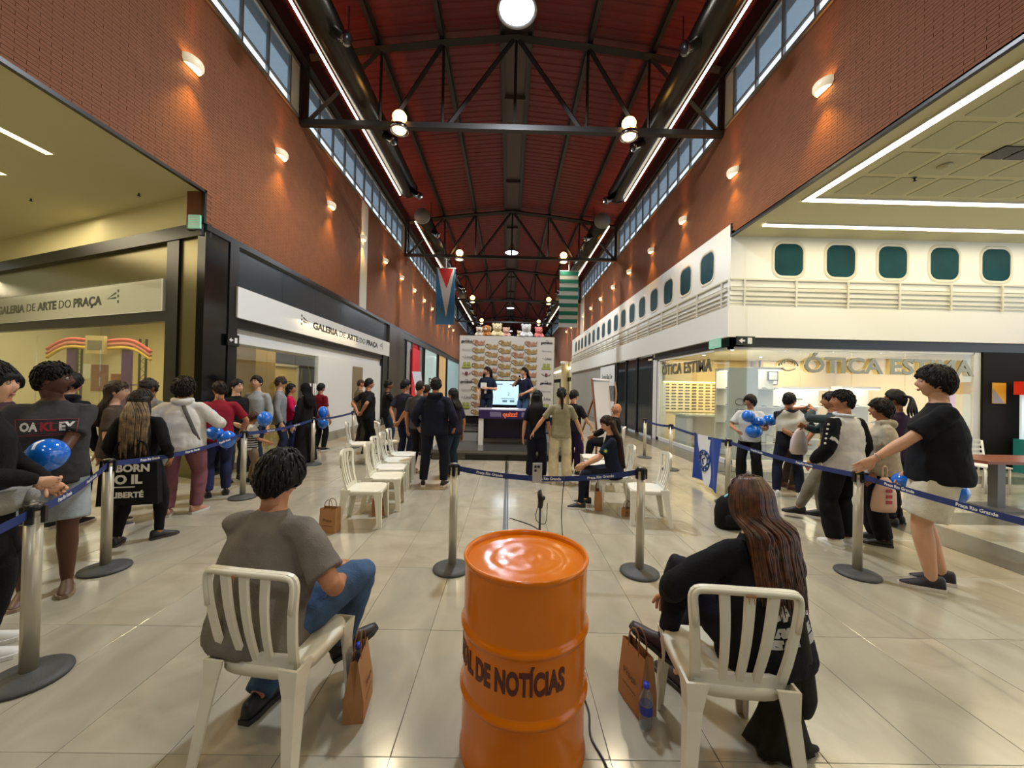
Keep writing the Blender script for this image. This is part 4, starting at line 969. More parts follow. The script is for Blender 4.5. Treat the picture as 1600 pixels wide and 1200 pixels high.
t = thing('floor_cable', 'thin cable looping on the floor between stage and drum', 'cable', (0, 0, 0), group='floor cables')
g = G(); g.tube([(.05, 4.9, .006), (.35, 4.6, .006), (.42, 4.2, .006), (.12, 3.9, .006), (.18, 3.5, .006), (.16, 2.6, .006)], .005, 6, ns=5); g.build('cable', mBlack, t)
t = thing('floor_cable', 'thin cable hanging from the belt to the floor by the phone stand', 'cable', (0, 0, 0), group='floor cables')
g = G(); g.tube([(.52, 3.47, .88), (.50, 3.45, .5), (.54, 3.4, .1), (.56, 3.3, .006), (.5, 2.6, .006)], .004, 6, ns=5); g.tube([(.28, 3.1, .8), (.24, 3.1, .62), (.32, 3.1, .58), (.33, 3.08, .75)], .003, 5, ns=5); g.build('cable', mBlack, t)
# phone on light stand
t = thing('phone_stand', 'black light stand with a phone and gimbal behind the drum', 'phone stand', (.27, 3.05, 0))
g = G(); g.tube([(0, 0, .0), (0, 0, .75)], .009, 8); g.tube([(0, 0, .42), (0, 0, .46)], .016, 8); g.build('pole', mBlack, t)
for a in (0.4, 2.5, 4.6):
    g = G(); g.tube([(0, 0, .3), (.24*math.cos(a), .24*math.sin(a), .008)], .008, 6); g.tube([(0, 0, .1), (.12*math.cos(a), .12*math.sin(a), .155)], .005, 6); g.build('leg', mBlack, t)
g = G(); g.tube([(0, 0, .72), (.005, 0, .78), (-.01, 0, .86)], [.02, .024, .018], 8); g.ball((.02, -.01, .8), .02); g.build('gimbal', mBlack, t)
g = G(); g.box((-.03, -.02, 1.0), (.075, .012, .155), rz=.15); p = g.build('phone', M('phone_silver', (190, 190, 186), .25, metal=.4), t)
g = G(); g.ball((-.045, -.032, 1.05), (.011, .004, .011), 8, 6); g.ball((-.02, -.032, 1.05), (.011, .004, .011), 8, 6); g.ball((-.045, -.032, 1.02), (.011, .004, .011), 8, 6); g.build('camera_lens', mInk, p)
g = G(); g.tube([(-.03, -.03, .92), (-.02, -.035, .87), (-.05, -.04, .845)], .006, 6, ns=3); g.build('white_lead', mWhite, t)

# ---------------------------------------------------------------- paper bags and bottles
mKraft = M('kraft', (164, 118, 74), .8, var=.1, vscale=10); mKraftD = M('kraft_print', (96, 62, 34), .8); mRope = M('kraft_rope', (120, 84, 50), .9)
def paper_bag(label, x, y, hd, w=.2, d=.11, h=.27, open_=.8, kinks=0.02):
    t = thing('paper_bag', label, 'bag', (x, y, 0), math.radians(hd), 'kraft paper bags')
    def rg(z, k, wd=1.): return [(-w/2*wd, -d/2*k, z), (w/2*wd, -d/2*k, z), (w/2*wd, -d/2*.0, z), (w/2*wd, d/2*k, z), (-w/2*wd, d/2*k, z), (-w/2*wd, d/2*.0, z)]
    def rg2(z, k, f): return [(-w/2, -d/2*k, z), (w/2, -d/2*k, z), (w/2-f, 0, z), (w/2, d/2*k, z), (-w/2, d/2*k, z), (-w/2+f, 0, z)]
    g = G(); g.rings([rg2(.001, 1, 0), rg2(h*.35, .98, .004), rg2(h, open_, .02), rg2(h-.002, open_*.97, .022), rg2(h*.4, .9, .008), rg2(.006, .95, 0)], sm=False, cap=False)
    g.add(rg2(.002, 1, 0), [(5, 4, 3, 2, 1, 0)]); g.build('bag_body', mKraft, t)
    for e in (-1, 1):
        g = G(); g.tube([(-.045, e*d/2*open_, h-.02), (-.04, e*d/2*open_*.8, h+.06), (0, e*d/2*open_*.6, h+.095), (.04, e*d/2*open_*.8, h+.06), (.045, e*d/2*open_, h-.02)], .004, 6, ns=4); g.build('handle', mRope, t)
    g = G()
    gtext(g, 'Praça', .05, frame((0, -d/2*.93-.003, h*.52), (1, 0, 0), (0, 0, 1)), ext=.0005, res=2); g.b2((-.06, -d/2-.001, h*.3), (.06, -d/2+.0, h*.315)); g.build('print', mKraftD, t)
    return t
paper_bag('kraft paper bag with a bottle, standing right of the grey t-shirt man', -.74, 2.0, 97, .2, .1, .3, .35)
paper_bag('kraft paper bag left of the auburn-haired woman, beside a bottle', .72, 2.06, -74, .2, .1, .3, .5)
paper_bag('kraft paper bag standing left of the front chair of the left row', -1.98, 4.36, -8, .19, .12, .27)
paper_bag('kraft paper bag under the left row of chairs', -1.62, 4.95, 20, .19, .1, .2)
paper_bag('kraft paper bag between the seated girl and her chair', 1.28, 5.35, 80, .2, .1, .27)
paper_bag('crumpled kraft bag under the empty chair of the right row', 1.62, 5.1, 10, .14, .1, .1)
mPet = glass_mat('pet', (.86, .90, .93), .25, .12); mCap = M('cap_blue', (44, 60, 190), .4)
def bottle(label, loc, tilt=None, h=.22):
    t = thing('water_bottle', label, 'bottle', loc, group='water bottles')
    if tilt: t.rotation_euler = tilt
    g = G(); g.lathe([(.001, .006), (.024, 0), (.031, .012), (.03, .04), (.032, .06), (.032, .075), (.031, .085), (.033, .13), (.03, .155), (.014, .19), (.012, .2)], 20); g.build('body', mPet, t)
    g = G(); g.lathe([(.0335, .078), (.0335, .12)], 20, cap=False); g.build('paper_label', M('label_blue', (36, 52, 150), .5), t)
    g = G(); g.lathe([(.014, .197), (.015, .2), (.015, .218), (.001, .22)], 14); g.build('bottle_cap', mCap, t)
bottle('water bottle with blue cap standing in front of the right paper bag', (.715, 1.91, 0))
bottle('water bottle poking out of the left paper bag', (-.765, 2.05, .12), (.25, .1, 0))

# ---------------------------------------------------------------- café table, chairs, claw machine at the right edge
t = thing('cafe_table', 'brown-topped café table with grey leg at the right edge', 'table', (8.1, 5.75, 0))
g = G(); g.b2((-1.25, -.33, .72), (1.25, .33, .76)); g.build('top', M('table_brown', (128, 70, 50), .3, var=.3, vscale=4), t)
for x in (-.7, .7):
    g = G(); g.b2((x-.06, -.06, .03), (x+.06, .06, .72)); g.b2((x-.22, -.25, 0), (x+.22, .25, .03)); g.build('leg', M('table_leg', (112, 112, 110), .4, metal=.5), t)
def make_ladder():
    t = empty('slat_back_chair')
    g = G(); g.b2((-.21, -.2, .44), (.21, .21, .465)); g.build('seat', mWhite, t)
    for sx in (-1, 1):
        g = G(); g.tube([(sx*.19, .19, 0), (sx*.19, .18, .44)], .016, 6); g.build('leg', mWhite, t)
        g = G(); g.tube([(sx*.19, -.23, 0), (sx*.19, -.19, .45), (sx*.2, -.26, .88)], .016, 6); g.build('leg', mWhite, t)
    for k in range(5):
        z = .54+k*.08; g = G(); g.b2((-.19, -.215-.07*(z-.45)/.43, z), (.19, -.2-.07*(z-.45)/.43, z+.035)); g.build('slat', mWhite, t)
    return t
ld = make_ladder()
for k, (x, y, h, l) in enumerate(((7.7, 6.75, 185, 'white slat-back chair behind the café table, left one'), (8.55, 6.8, 175, 'white slat-back chair behind the café table, right one'), (7.7, 4.9, 0, 'white slat-back chair before the café table, at the picture edge'))):
    c = ld if k == 0 else copy_tree(ld); c.location = (x, y, 0); c.rotation_euler = (0, 0, math.radians(h)); tag(c, l, 'chair', 'white café chairs')
t = thing('claw_machine', 'lit claw machine with purple side light at the right edge', 'claw machine', (12.0, 8.2, 0))
g = G(); g.b2((-.5, -.45, 0), (.9, .45, .75)); g.build('base', M('claw_base', (36, 120, 120), .4), t)
g = G(); g.b2((-.5, -.45, 1.75), (.9, .45, 2.05)); g.b2((-.42, -.46, 1.78), (.8, -.45, 2.0), 1); g.build('header', [M('claw_red', (200, 40, 24), .4, emit=.3), M('claw_orange', (240, 150, 30), .4, emit=.6)], t)
for x in (-.46, .86):
    g = G(); g.b2((x-.05, -.45, .75), (x+.05, -.38, 1.75)); g.build('light_tube', M('tube_violet', (120, 104, 255), emit=2.2), t)
g = G(); g.b2((-.4, .38, .75), (.8, .42, 1.75)); g.build('back_panel', M('claw_back', (206, 224, 226), .4, emit=.5), t)
prng = random.Random(5)
for q in range(16):
    g = G(); g.ball((0, 0, 0), (.11, .1, .09), 8, 6); c = prng.choice(((220, 60, 70), (240, 180, 60), (120, 170, 220), (230, 140, 60), (240, 220, 200)))
    o = g.build('prize', M('prize_%d' % c[1], c, .8), t, loc=(-.3+.14*(q % 8), -.25+.3*(q//8), .84+.05*prng.random()))
g = G(); g.b2((-.42, -.44, .75), (.82, -.43, 1.75)); g.build('glass_front', mGl, t)
lamp('claw_light', 'AREA', (12.2, 8.1, 1.72), 8, (1, .95, .85), .8, .5)

# ---------------------------------------------------------------- display seen through the angled gallery glass
t = thing('carnival_booth', 'booth with truss legs and red and yellow foam noodles inside the left gallery', 'booth', (-11.55, 11.0, 0))
mN = [M('noodle_red', (206, 92, 76), .8), M('noodle_pink', (214, 128, 110), .8), M('noodle_yellow', (228, 190, 70), .8)]
for k in range(3):
    z = 2.72-.11*k
    for e in (-1, 1):
        g = G(); g.tube([(e*.2, -.1, z), (e*.75, -.1, z+.04), (e*1.1, -.1, z-.05), (e*1.45, -.1, z-.28)], .045, 8, ns=4); g.build('foam_noodle', mN[k], t)
g = G(); g.b2((-.26, -.22, 2.35), (.26, -.14, 2.85)); g.b2((-.2, -.225, 2.45), (.2, -.22, 2.72), 1); g.build('sign_plate', [M('plate_tan', (190, 170, 110), .6), M('plate_grey', (120, 110, 84), .6)], t)
for x in (-.82, .72):
    g = G(); g.b2((x-.14, -.05, 0), (x+.14, .0, 2.6)); g.build('purple_drape', M('drape_purple', (84, 28, 104), .8), t)
for x in (-.5, -.62, 1.12, 1.3):
    g = G(); g.b2((x-.02, -.1, 0), (x+.02, -.06, 2.8)); 
    if x > 1.2 or x == -.5:
        for q in range(12): g.tube([(x, -.08, q*.23), (x-.14, -.08, q*.23+.11), (x, -.08, q*.23+.23)], .01, 4)
    g.build('truss_leg', mBlack, t)
g = G(); g.b2((-.34, .0, .2), (.62, .02, 2.5)); g.build('back_panel', M('panel_cream', (214, 200, 150), .6), t)
for (a, b, z0, z1, c) in ((-.3, .18, 1.3, 2.05, (140, 92, 76)), (.26, .6, 1.0, 1.8, (150, 92, 50))):
    g = G(); g.b2((a, -.012, z0), (b, 0, z1)); g.build('photo_print', M('photo_%d' % c[2], c, .6, var=.4, vscale=7), t)
for k, (x, y, z, w, h, n, l) in enumerate(((-9.15, 11.6, 1.55, 1.15, .85, 6, 'grid of small dark photos on the gallery glass beside the black post'), (-14.6, 13.2, 1.9, .9, .5, 1, 'wide grey photo on the cream gallery wall far left'))):
    t = thing('photo_display', l, 'photos', (x, y, z))
    g = G(); [g.tube([(e*w*.45, .03, -z), (e*w*.45, .03, h/2)], .015, 6) for e in (-1, 1)]; g.build('stand_leg', mAlu, t)
    g = G(); g.b2((-w/2, 0, -h/2), (w/2, .02, h/2)); g.build('board', M('photo_board', (188, 184, 160), .5), t)
    if n > 1:
        for i in range(n):
            for j in range(5):
                g = G(); c = prng.choice(((70, 84, 70), (110, 60, 60), (60, 70, 90), (90, 110, 80))); g.b2((-w/2+.02+i*w/n, -.006, -h/2+.015+j*h/5), (-w/2+(i+1)*w/n-.01, 0, -h/2+(j+1)*h/5-.01)); g.build('photo_print', M('ph_%d' % c[0], c, .4), t)
t = thing('lit_wall_picture', 'small glowing picture high in the left gallery', 'picture', (-9.3, 12.8, 2.65)); g = G(); g.b2((-.35, 0, -.18), (.35, .03, .18)); g.build('panel', M('glow_pic', (250, 236, 160), emit=1.2), t)
# ---------------------------------------------------------------- people
PENDING = []                                             # (temp object, voxel pass) evaluated together
def tmp_remesh(g, vox, smooth=4, disp=0., dscale=.12):
    me = g.mesh('tmp', M('skin_tmp', (200, 150, 120))); o = bpy.data.objects.new('tmp', me); COL.objects.link(o)
    md = o.modifiers.new('r', 'REMESH'); md.mode = 'VOXEL'; md.voxel_size = vox; md.use_smooth_shade = True
    if smooth: s = o.modifiers.new('s', 'SMOOTH'); s.iterations = smooth; s.factor = .6
    if disp:
        tx = bpy.data.textures.get('fold%d' % int(dscale*1000)) or bpy.data.textures.new('fold%d' % int(dscale*1000), 'CLOUDS'); tx.noise_scale = dscale; tx.noise_depth = 2
        d = o.modifiers.new('d', 'DISPLACE'); d.texture = tx; d.strength = disp; d.mid_level = .5; d.texture_coords = 'LOCAL'
    return o
def ik(a, t, l1, l2, pole):
    d = t-a; L = min(d.length, (l1+l2)*.999); d = d.normalized(); c = (l1*l1+L*L-l2*l2)/(2*l1*L); c = max(-1, min(1, c)); s = math.sqrt(1-c*c)
    p = (pole-d*pole.dot(d)); p = p.normalized() if p.length > 1e-5 else V((0, 1, 0))
    return a+d*(l1*c)+p*(l1*s), a+d*L
def ell(c, rx, ry, X, Y, n=20, e=2.3):
    out = []
    for i in range(n):
        a = 2*PI*i/n; ca, sa = math.cos(a), math.sin(a)
        out.append(c+X*(math.copysign(abs(ca)**(2/e), ca)*rx)+Y*(math.copysign(abs(sa)**(2/e), sa)*ry))
    return out
def head_fn(s, w=1.):
    def f(d, q):
        x, y, z = d.x, d.y, d.z
        k = 1-.30*max(0, -z)**1.6*(1 if y > -.3 else .75); px, py, pz = q.x*k, q.y*(1-.12*max(0, -z)), q.z
        if y > 0: py *= 1+.05*max(0, -z)
        def ga(x0, z0, sx, sz): return math.exp(-((x-x0)/sx)**2-((z-z0)/sz)**2) if y > 0 else 0
        py += s*(.024*ga(0, -.16, .13, .16)+.010*ga(0, .02, .10, .14)-.011*(ga(.36, .07, .15, .11)+ga(-.36, .07, .15, .11))+.006*ga(0, .25, .6, .1)+.008*ga(0, -.47, .22, .07)-.004*ga(0, -.52, .2, .03)+.010*ga(0, -.8, .28, .14)+.005*(ga(.5, -.25, .2, .2)+ga(-.5, -.25, .2, .2)))
        return V((px, py, pz))
    return f
def hand_geo(g, w, dirv, palmn, s, curl=.5, thumb=1, mi=0):
    """palm and five separate bent fingers; dirv along the hand, palmn out of the palm"""
    dirv = dirv.normalized(); palmn = (palmn-dirv*palmn.dot(dirv)).normalized(); side = dirv.cross(palmn)*thumb; R = []
    for t, hw, th in ((-.01, .024, .022), (.02, .031, .017), (.055, .040, .015), (.085, .040, .013), (.094, .034, .009)):
        R.append(ell(w+dirv*t*s, hw*s, th*s, side, palmn, 10, 2.5))
    g.rings(R, mi)
    for k, (o, L) in enumerate(((.030, .072), (.010, .080), (-.011, .074), (-.030, .058))):
        p = w+dirv*.078*s+side*o*s; d = dirv.copy(); P = [p]; cu = curl*(.8+.1*k)
        for q, l in enumerate((.022+.0, L*.45, L*.32, L*.25)):
            if q: d = (d*math.cos(cu*.75)+palmn*math.sin(cu*.75)).normalized() if q < 3 else (d*math.cos(cu*.5)+palmn*math.sin(cu*.5)).normalized()
            p = p+d*l*s; P.append(p)
            pn = palmn
        g.tube(P, [.0098*s, .0098*s, .0092*s, .0085*s, .006*s], 7, mi, up=side)
    p = w+dirv*.022*s+side*.024*s; d = (dirv*.72+side*.62+palmn*.3).normalized(); P = [p-d*.01*s, p+d*.032*s]; d2 = (d*.8+dirv*.35+palmn*.25-side*.15).normalized(); P += [P[-1]+d2*.03*s, P[-1]+d2*.055*s]
    g.tube(P, [.014*s, .0125*s, .0105*s, .007*s], 8, mi, up=palmn)

SKIN = dict(light=(206, 158, 128), tan=(176, 122, 92), brown=(128, 82, 58), dark=(84, 52, 38), pale=(220, 178, 150))
def skin_mat(k): return M('skin_'+k, SKIN[k], .5, var=.08, vscale=12, spec=.35)
def rnd_mesh_from(o):
    dg = bpy.context.evaluated_depsgraph_get(); me = bpy.data.meshes.new_from_object(o.evaluated_get(dg)); return me

PEOPLE = []
def person(label, x, y, hd, H=1.7, z=0., sit=0., skin='tan', hair=('short', (22, 18, 16)), top=('tee', (40, 44, 56)), bottom=('jeans', (40, 52, 84)),
           shoe=((26, 26, 28), (210, 210, 208)), hands=None, feet=None, head=(0, 0), lean=0., w=1., vox=.014, poles=None, palm=None, curl=.5, group=None, sub=None, extra=None, turn=0., roll=0.):
    s = H/1.75; root = thing('person', label, 'person', (x, y, z), math.radians(hd), group)
    hipz = (sit if sit else .93)*s if not sit else sit
    hc = V((0, 0, hipz)); U = Matrix.Translation(hc) @ Matrix.Rotation(math.radians(turn), 4, 'Z') @ Matrix.Rotation(-lean, 4, 'X') @ Matrix.Rotation(roll, 4, 'Y')
    def u(a, b, c): return U @ (V((a, b, c-.93))*s)
    Xa = (U.to_3x3() @ V((1, 0, 0))); Ya = (U.to_3x3() @ V((0, 1, 0)))
    fem = top[0] in ('fem', 'dress', 'femlong') or hair[0] in ('long', 'pony', 'hijab', 'curly'); sh = .155 if fem else .178
    sh *= (.72+.28*w); SH = [u(-sh, -.01, 1.388), u(sh, -.01, 1.388)]; HP = [u(-.09*w, 0, .93), u(.09*w, 0, .93)]
    Hn = hands or ((-.27, .05, .84), (.27, .05, .84)); Ft = feet or ((-.1, 0, 0), (.11, .03, -8))
    pl = poles or (V((-.5, -1, -.3)), V((.5, -1, -.3)))
    W, EL, AN, KN = [], [], [], []
    for i in (0, 1):
        t = V(Hn[i])*s if not sit else V(Hn[i]); e, wr = ik(SH[i], t, .30*s, .27*s, V(pl[i])); EL.append(e); W.append(wr)
        f = V((Ft[i][0], Ft[i][1], (Ft[i][3] if len(Ft[i]) > 3 else 0)+.085*s)); fwd = V((math.sin(-math.radians(Ft[i][2])), math.cos(math.radians(Ft[i][2])), .0))
        k, an = ik(HP[i], f, .435*s, .43*s, fwd+V((0, .3, .6 if sit else 0))); KN.append(k); AN.append(an)
    wt = (.6+.4*w)
    # --- body (one continuous surface)
    g = G()
    TOR = [(.84, .10, .085, 0), (.90, .155*w, .11*w, -.005), (.98, .155*w, .108*w, 0), (1.08, .135*w, .095*w, .005), (1.2, (.145 if fem else .152)*w, .105*w, .01), (1.32, (.15 if fem else .165)*wt, .108*wt, .01), (1.39, .13, .085, 0), (1.435, .09, .065, 0), (1.48, .058, .056, .0), (1.56, .052, .056, .015)]
    g.rings([ell(u(0, yo, zz), a*s, b*s, Xa, Ya) for zz, a, b, yo in TOR])
    for i in (0, 1):
        e = -1 if i == 0 else 1
        g.tube([u(e*.09, -.01, 1.375), SH[i], SH[i].lerp(EL[i], .35), EL[i], EL[i].lerp(W[i], .3), W[i], W[i]+(W[i]-EL[i]).normalized()*.02*s], [.052*s*wt, .052*s*wt, .047*s*wt, .038*s*wt, .042*s*wt, .027*s, .024*s], 14, ns=2)
        g.tube([HP[i]+V((0, 0, .03*s)), HP[i].lerp(KN[i], .3), HP[i].lerp(KN[i], .75), KN[i], KN[i].lerp(AN[i], .3), KN[i].lerp(AN[i], .65), AN[i]], [.085*s*w, .085*s*w, .064*s*wt, .056*s*wt, .058*s*wt, .045*s*wt, .036*s], 14, ns=2)
        fw = V((math.sin(-math.radians(Ft[i][2])), math.cos(math.radians(Ft[i][2])), 0)); 
        g.tube([AN[i]+V((0, 0, .0)), AN[i]+fw*.05*s-V((0, 0, .045*s)), AN[i]+fw*.11*s-V((0, 0, .06*s))], [.034*s, .022*s, .016*s], 10)
    ob = tmp_remesh(g, vox*s)
    rec = dict(root=root, body=ob, s=s, skin=skin, parts=[])
    # head, ears, hands are added to the same mesh afterwards
    hm = U @ Matrix.Translation(V((0, .022, 1.625-.93))*s) @ Matrix.Rotation(lean*.7, 4, 'X') @ Matrix.Rotation(math.radians(head[0]), 4, 'Z') @ Matrix.Rotation(math.radians(head[1]), 4, 'X')
    h = G(); hs = hm.to_3x3(); hc = hm.translation
    near = vox < .012
    h.ball(hc, (.076*s, .096*s, .122*s), 40 if near else 28, 32 if near else 22, mat=hs, fn=head_fn(s))
    for e in (-1, 1): h.ball(hm @ V((e*.078*s, -.002*s, -.008*s)), (.012*s, .022*s, .032*s), 10, 8, mat=hs @ Matrix.Rotation(e*.3, 3, 'Z') @ Matrix.Rotation(-.15, 3, 'X'))
    h.tube([u(0, -.005, 1.47), hm @ V((0, -.025*s, -.06*s))], [.056*s, .052*s], 14)
    pm = palm or (None, None)
    for i in (0, 1):
        d = (W[i]-EL[i]); n = V(pm[i]) if pm[i] else V((1 if i == 0 else -1, .1, 0))
        hd_ = d
        hand_geo(h, W[i], hd_, n, s, curl, 1 if i == 0 else -1)
    rec['add'] = h
    # --- top
    kind, col = top[0], top[1]; tm_ = top[2] if len(top) > 2 else cloth('%d_%d_%d' % col, col); hem = {'long': .80, 'dress': .86, 'femlong': .86}.get(kind, .84); off = top[3] if len(top) > 3 else .014
    if sit: hem = .86
    if kind != 'none':
        g = G(); o = off
        TR = [(hem, .165*w+o, .125*w+o, 0), (.90, .168*w+o, .125*w+o, -.005), (.98, .165*w+o, .118*w+o, 0), (1.08, .150*w+o*1.3, .108*w+o, .005), (1.2, (.15 if fem else .162)*w+o*1.2, .112*w+o, .01), (1.32, (.152 if fem else .168)*wt+o*.8, .112*wt+o*.8, .01), (1.385, .135+o*.5, .093+o*.5, 0), (1.43, .098+o*.2, .075, 0), (1.47, .069, .065, 0.0)]
        if kind in ('hood', 'fhood'): TR[-1] = (1.49, .072, .07, 0)
        g.rings([ell(u(0, yo, zz), a*s, b*s, Xa, Ya, 22) for zz, a, b, yo in TR])
        longs = kind in ('long', 'hood', 'femlong', 'dress', 'raglan')
        for i in (0, 1):
            e = -1 if i == 0 else 1; q = 1 if longs else .62
            if kind in ('vest',): q = .12
            P = [u(e*.08, -.01, 1.37), SH[i]-V((0, 0, .004)), SH[i].lerp(EL[i], .45)]; R = [.056*s*wt+o*.2, .056*s*wt+o*.3, .052*s*wt+o*.6]
            if kind == 'vest': P = P[:2]; R = R[:2]
            elif longs: P += [EL[i], EL[i].lerp(W[i], .5), EL[i].lerp(W[i], .95)]; R += [.045*s*wt+o*.7, .042*s*wt+o*.8, .033*s+o*.4]
            else: P += [SH[i].lerp(EL[i], .80)]; R += [.052*s*wt+o*.9]
            g.tube(P, R, 16, ns=2)
        if kind in ('hood', 'fhood'):
            g.tube([u(-.08, .05, 1.47), u(-.085, -.045, 1.48), u(0, -.095, 1.455), u(.085, -.045, 1.48), u(.08, .05, 1.47)], [.03*s, .038*s, .048*s, .038*s, .03*s], 10, ns=3)
        rec['parts'].append(('shirt' if kind not in ('hood',) else 'hoodie', tmp_remesh(g, vox*s*1.0, 3, .016 if near else .012, .09), [tm_]))
    # --- bottom
    kind, col = bottom[0], bottom[1]; bm = bottom[2] if len(bottom) > 2 else cloth('%d_%d_%d' % col, col)
    if kind != 'none':
        g = G(); o = {'jeans': .008, 'wide': .022, 'jogger': .016, 'shorts': .03, 'skirt': .02, 'dress': .02, 'slim': .003}[kind]
        g.rings([ell(u(0, 0, zz), (a*w+o*.25)*s, (b*w+o*.25)*s, Xa, Ya) for zz, a, b in ((.82, .12, .10), (.88, .165, .122), (.96, .158, .115), (1.02, .146, .103))])
        if kind in ('skirt', 'dress'):
            zb = .06; R = []
            for q in range(9): k = q/8; zz = hipz*(1-k)+zb*k; R.append(ell(V((0, .0, zz)), (.17+.09*k)*s*w, (.13+.10*k)*s*w, V((1, 0, 0)), V((0, 1, 0)), 28))
            g.rings(R)
        else:
            for i in (0, 1):
                if kind == 'shorts': P = [HP[i]+V((0, 0, .02*s)), HP[i].lerp(KN[i], .4), HP[i].lerp(KN[i], .86)]; R = [.088*s*w+o*.1, .092*s*w+o*.4, .088*s*w+o*.8]
                else:
                    P = [HP[i]+V((0, 0, .02*s)), HP[i].lerp(KN[i], .35), HP[i].lerp(KN[i], .8), KN[i], KN[i].lerp(AN[i], .3), KN[i].lerp(AN[i], .7), KN[i].lerp(AN[i], .98)]
                    hem_ = {'wide': .082, 'jogger': .05, 'slim': .043, 'jeans': .06}[kind]
                    R = [.085*s*w+o*.2, .088*s*w+o*.6, .072*s*wt+o, .064*s*wt+o, (.064*wt+hem_*.1)*s+o, (hem_+.004)*s*wt+o*.4, hem_*s*wt]
                g.tube(P, R, 16, ns=2)
        rec['parts'].append(('trousers' if kind not in ('shorts', 'skirt', 'dress') else {'shorts': 'shorts', 'skirt': 'skirt', 'dress': 'skirt'}[kind], tmp_remesh(g, vox*s, 3, .012 if near else .009, .07), [bm]))
    # --- shoes
    for i in (0, 1):
        if shoe is None: break
        yaw = math.radians(Ft[i][2]); a = AN[i]; pit = Ft[i][4] if len(Ft[i]) > 4 else 0
        mt = Matrix.Translation(a-V((0, 0, 0))) @ Matrix.Rotation(yaw, 4, 'Z') @ Matrix.Rotation(pit, 4, 'X'); sg = G(); R = []
        for yy, hw, zt in ((-.078, .024, .01), (-.066, .037, .028), (-.02, .043, .03), (.03, .044, .016), (.08, .048, -.01), (.13, .048, -.03), (.17, .037, -.042), (.19, .016, -.052)):
            zb_ = -.085+.018; R.append([mt @ (V((hw*math.cos(t)*(1 if math.sin(t) < 0 else .86), yy, zb_+(zt-zb_)*max(0, math.sin(t)) - (0 if math.sin(t) >= 0 else 0)))*s) for t in [PI*k/7 for k in range(8)]])
        sg.rings(R); sm = M('shoe_%d_%d' % (shoe[0][0], shoe[0][2]), shoe[0], .5); so = ('shoe', sg, sm)
        sl = G(); out = [(-.03, -.08), (.03, -.08), (.044, -.03), (.044, .03), (.052, .1), (.046, .155), (.02, .195), (-.02, .195), (-.046, .155), (-.052, .1), (-.044, .03), (-.044, -.03)]
        sl.slab([(p[0]*s, p[1]*s) for p in out], -.085*s+.001, -.06*s).xf(mt)
        rec.setdefault('shoes', []).append((sg, sm, sl, M('sole_%d' % shoe[1][0], shoe[1], .6)))
    # --- hair
    hk, hcol = hair[0], hair[1]; hmat = M('hair_%d_%d' % (hcol[0], hcol[2]), hcol, .55, var=.35, vscale=40, bump=.35, bscale=160, stretch=(1, 1, .15), rgb2=tuple(int(c*.45) for c in hcol), spec=.22); g = G()
    def hairf(vol, th0=-.82, th1=.58, nz=.006):
        base = head_fn(s)
        def f(d, q):
            p = base(d, q); th = th0+(d.y+1)/2*(th1-th0)+.16*noise.noise(V((d.x*7, d.y*7, H*5)))-.10*(abs(d.x) > .75)*(d.y > .1); m = max(0, min(1, (d.z-th+.05)/.16)); m = m*m*(3-2*m)
            k = noise.noise(V((d.x*5, d.y*5, d.z*3+H*9)))*nz+noise.noise(V((d.x*17, d.y*17, d.z*5)))*nz*.5
            n = V((d.x, d.y, d.z*.9)).normalized(); return p+n*s*(-.006+m*(vol+k+.006))
        return f
    if hk not in ('bald', 'hijab'):
        vol = {'short': .016, 'crop': .006, 'mop': .030, 'long': .018, 'pony': .012, 'curly': .045, 'cap': .012, 'beanie': .02, 'afro': .03, 'braids': .022}.get(hk, .016)
        th1 = {'mop': .30, 'curly': .4, 'long': .62}.get(hk, .55); g.ball(hc, (.076*s, .096*s, .122*s), 44, 30, mat=hs, fn=hairf(vol, -.95 if hk in ('long', 'mop', 'curly') else -.72, th1, .02 if hk in ('curly', 'afro') else (.008 if hk != 'crop' else .002)))
    if hk not in ('bald', 'hijab', 'crop'):
        rs = random.Random(int(H*1000)+int(x*97)); f0 = hairf({'mop': .03, 'curly': .045, 'afro': .03}.get(hk, .018), -.8, .5, .006)
        for q in range(420 if near else 90):
            a = rs.uniform(0, 2*PI); zz = rs.uniform(-.75, .98); rr = math.sqrt(1-zz*zz); d = V((rr*math.cos(a), rr*math.sin(a), zz)); th = -.8+(d.y+1)/2*1.3
            if zz < th-.02: continue
            P = []
            L = rs.uniform(.3, .6)*(1.6 if hk in ('mop', 'long') else 1); jt = .05 if hk in ('mop', 'short', 'long') else .15
            for t in (0, .5, 1.):
                dd = (d+V((rs.uniform(-jt, jt)*2, .25*(d.y > 0)*(1 if zz < .85 else .3)+rs.uniform(-jt, jt), -1))*L*t*.5).normalized(); P.append(hm @ (f0(dd, V((dd.x*.076, dd.y*.096, dd.z*.122))*s)*(1.0+(.012 if hk not in ('curly', 'afro') else .12*rs.random()))))
            g.tube(P, [.005*s, .0065*s, .001*s], 5)
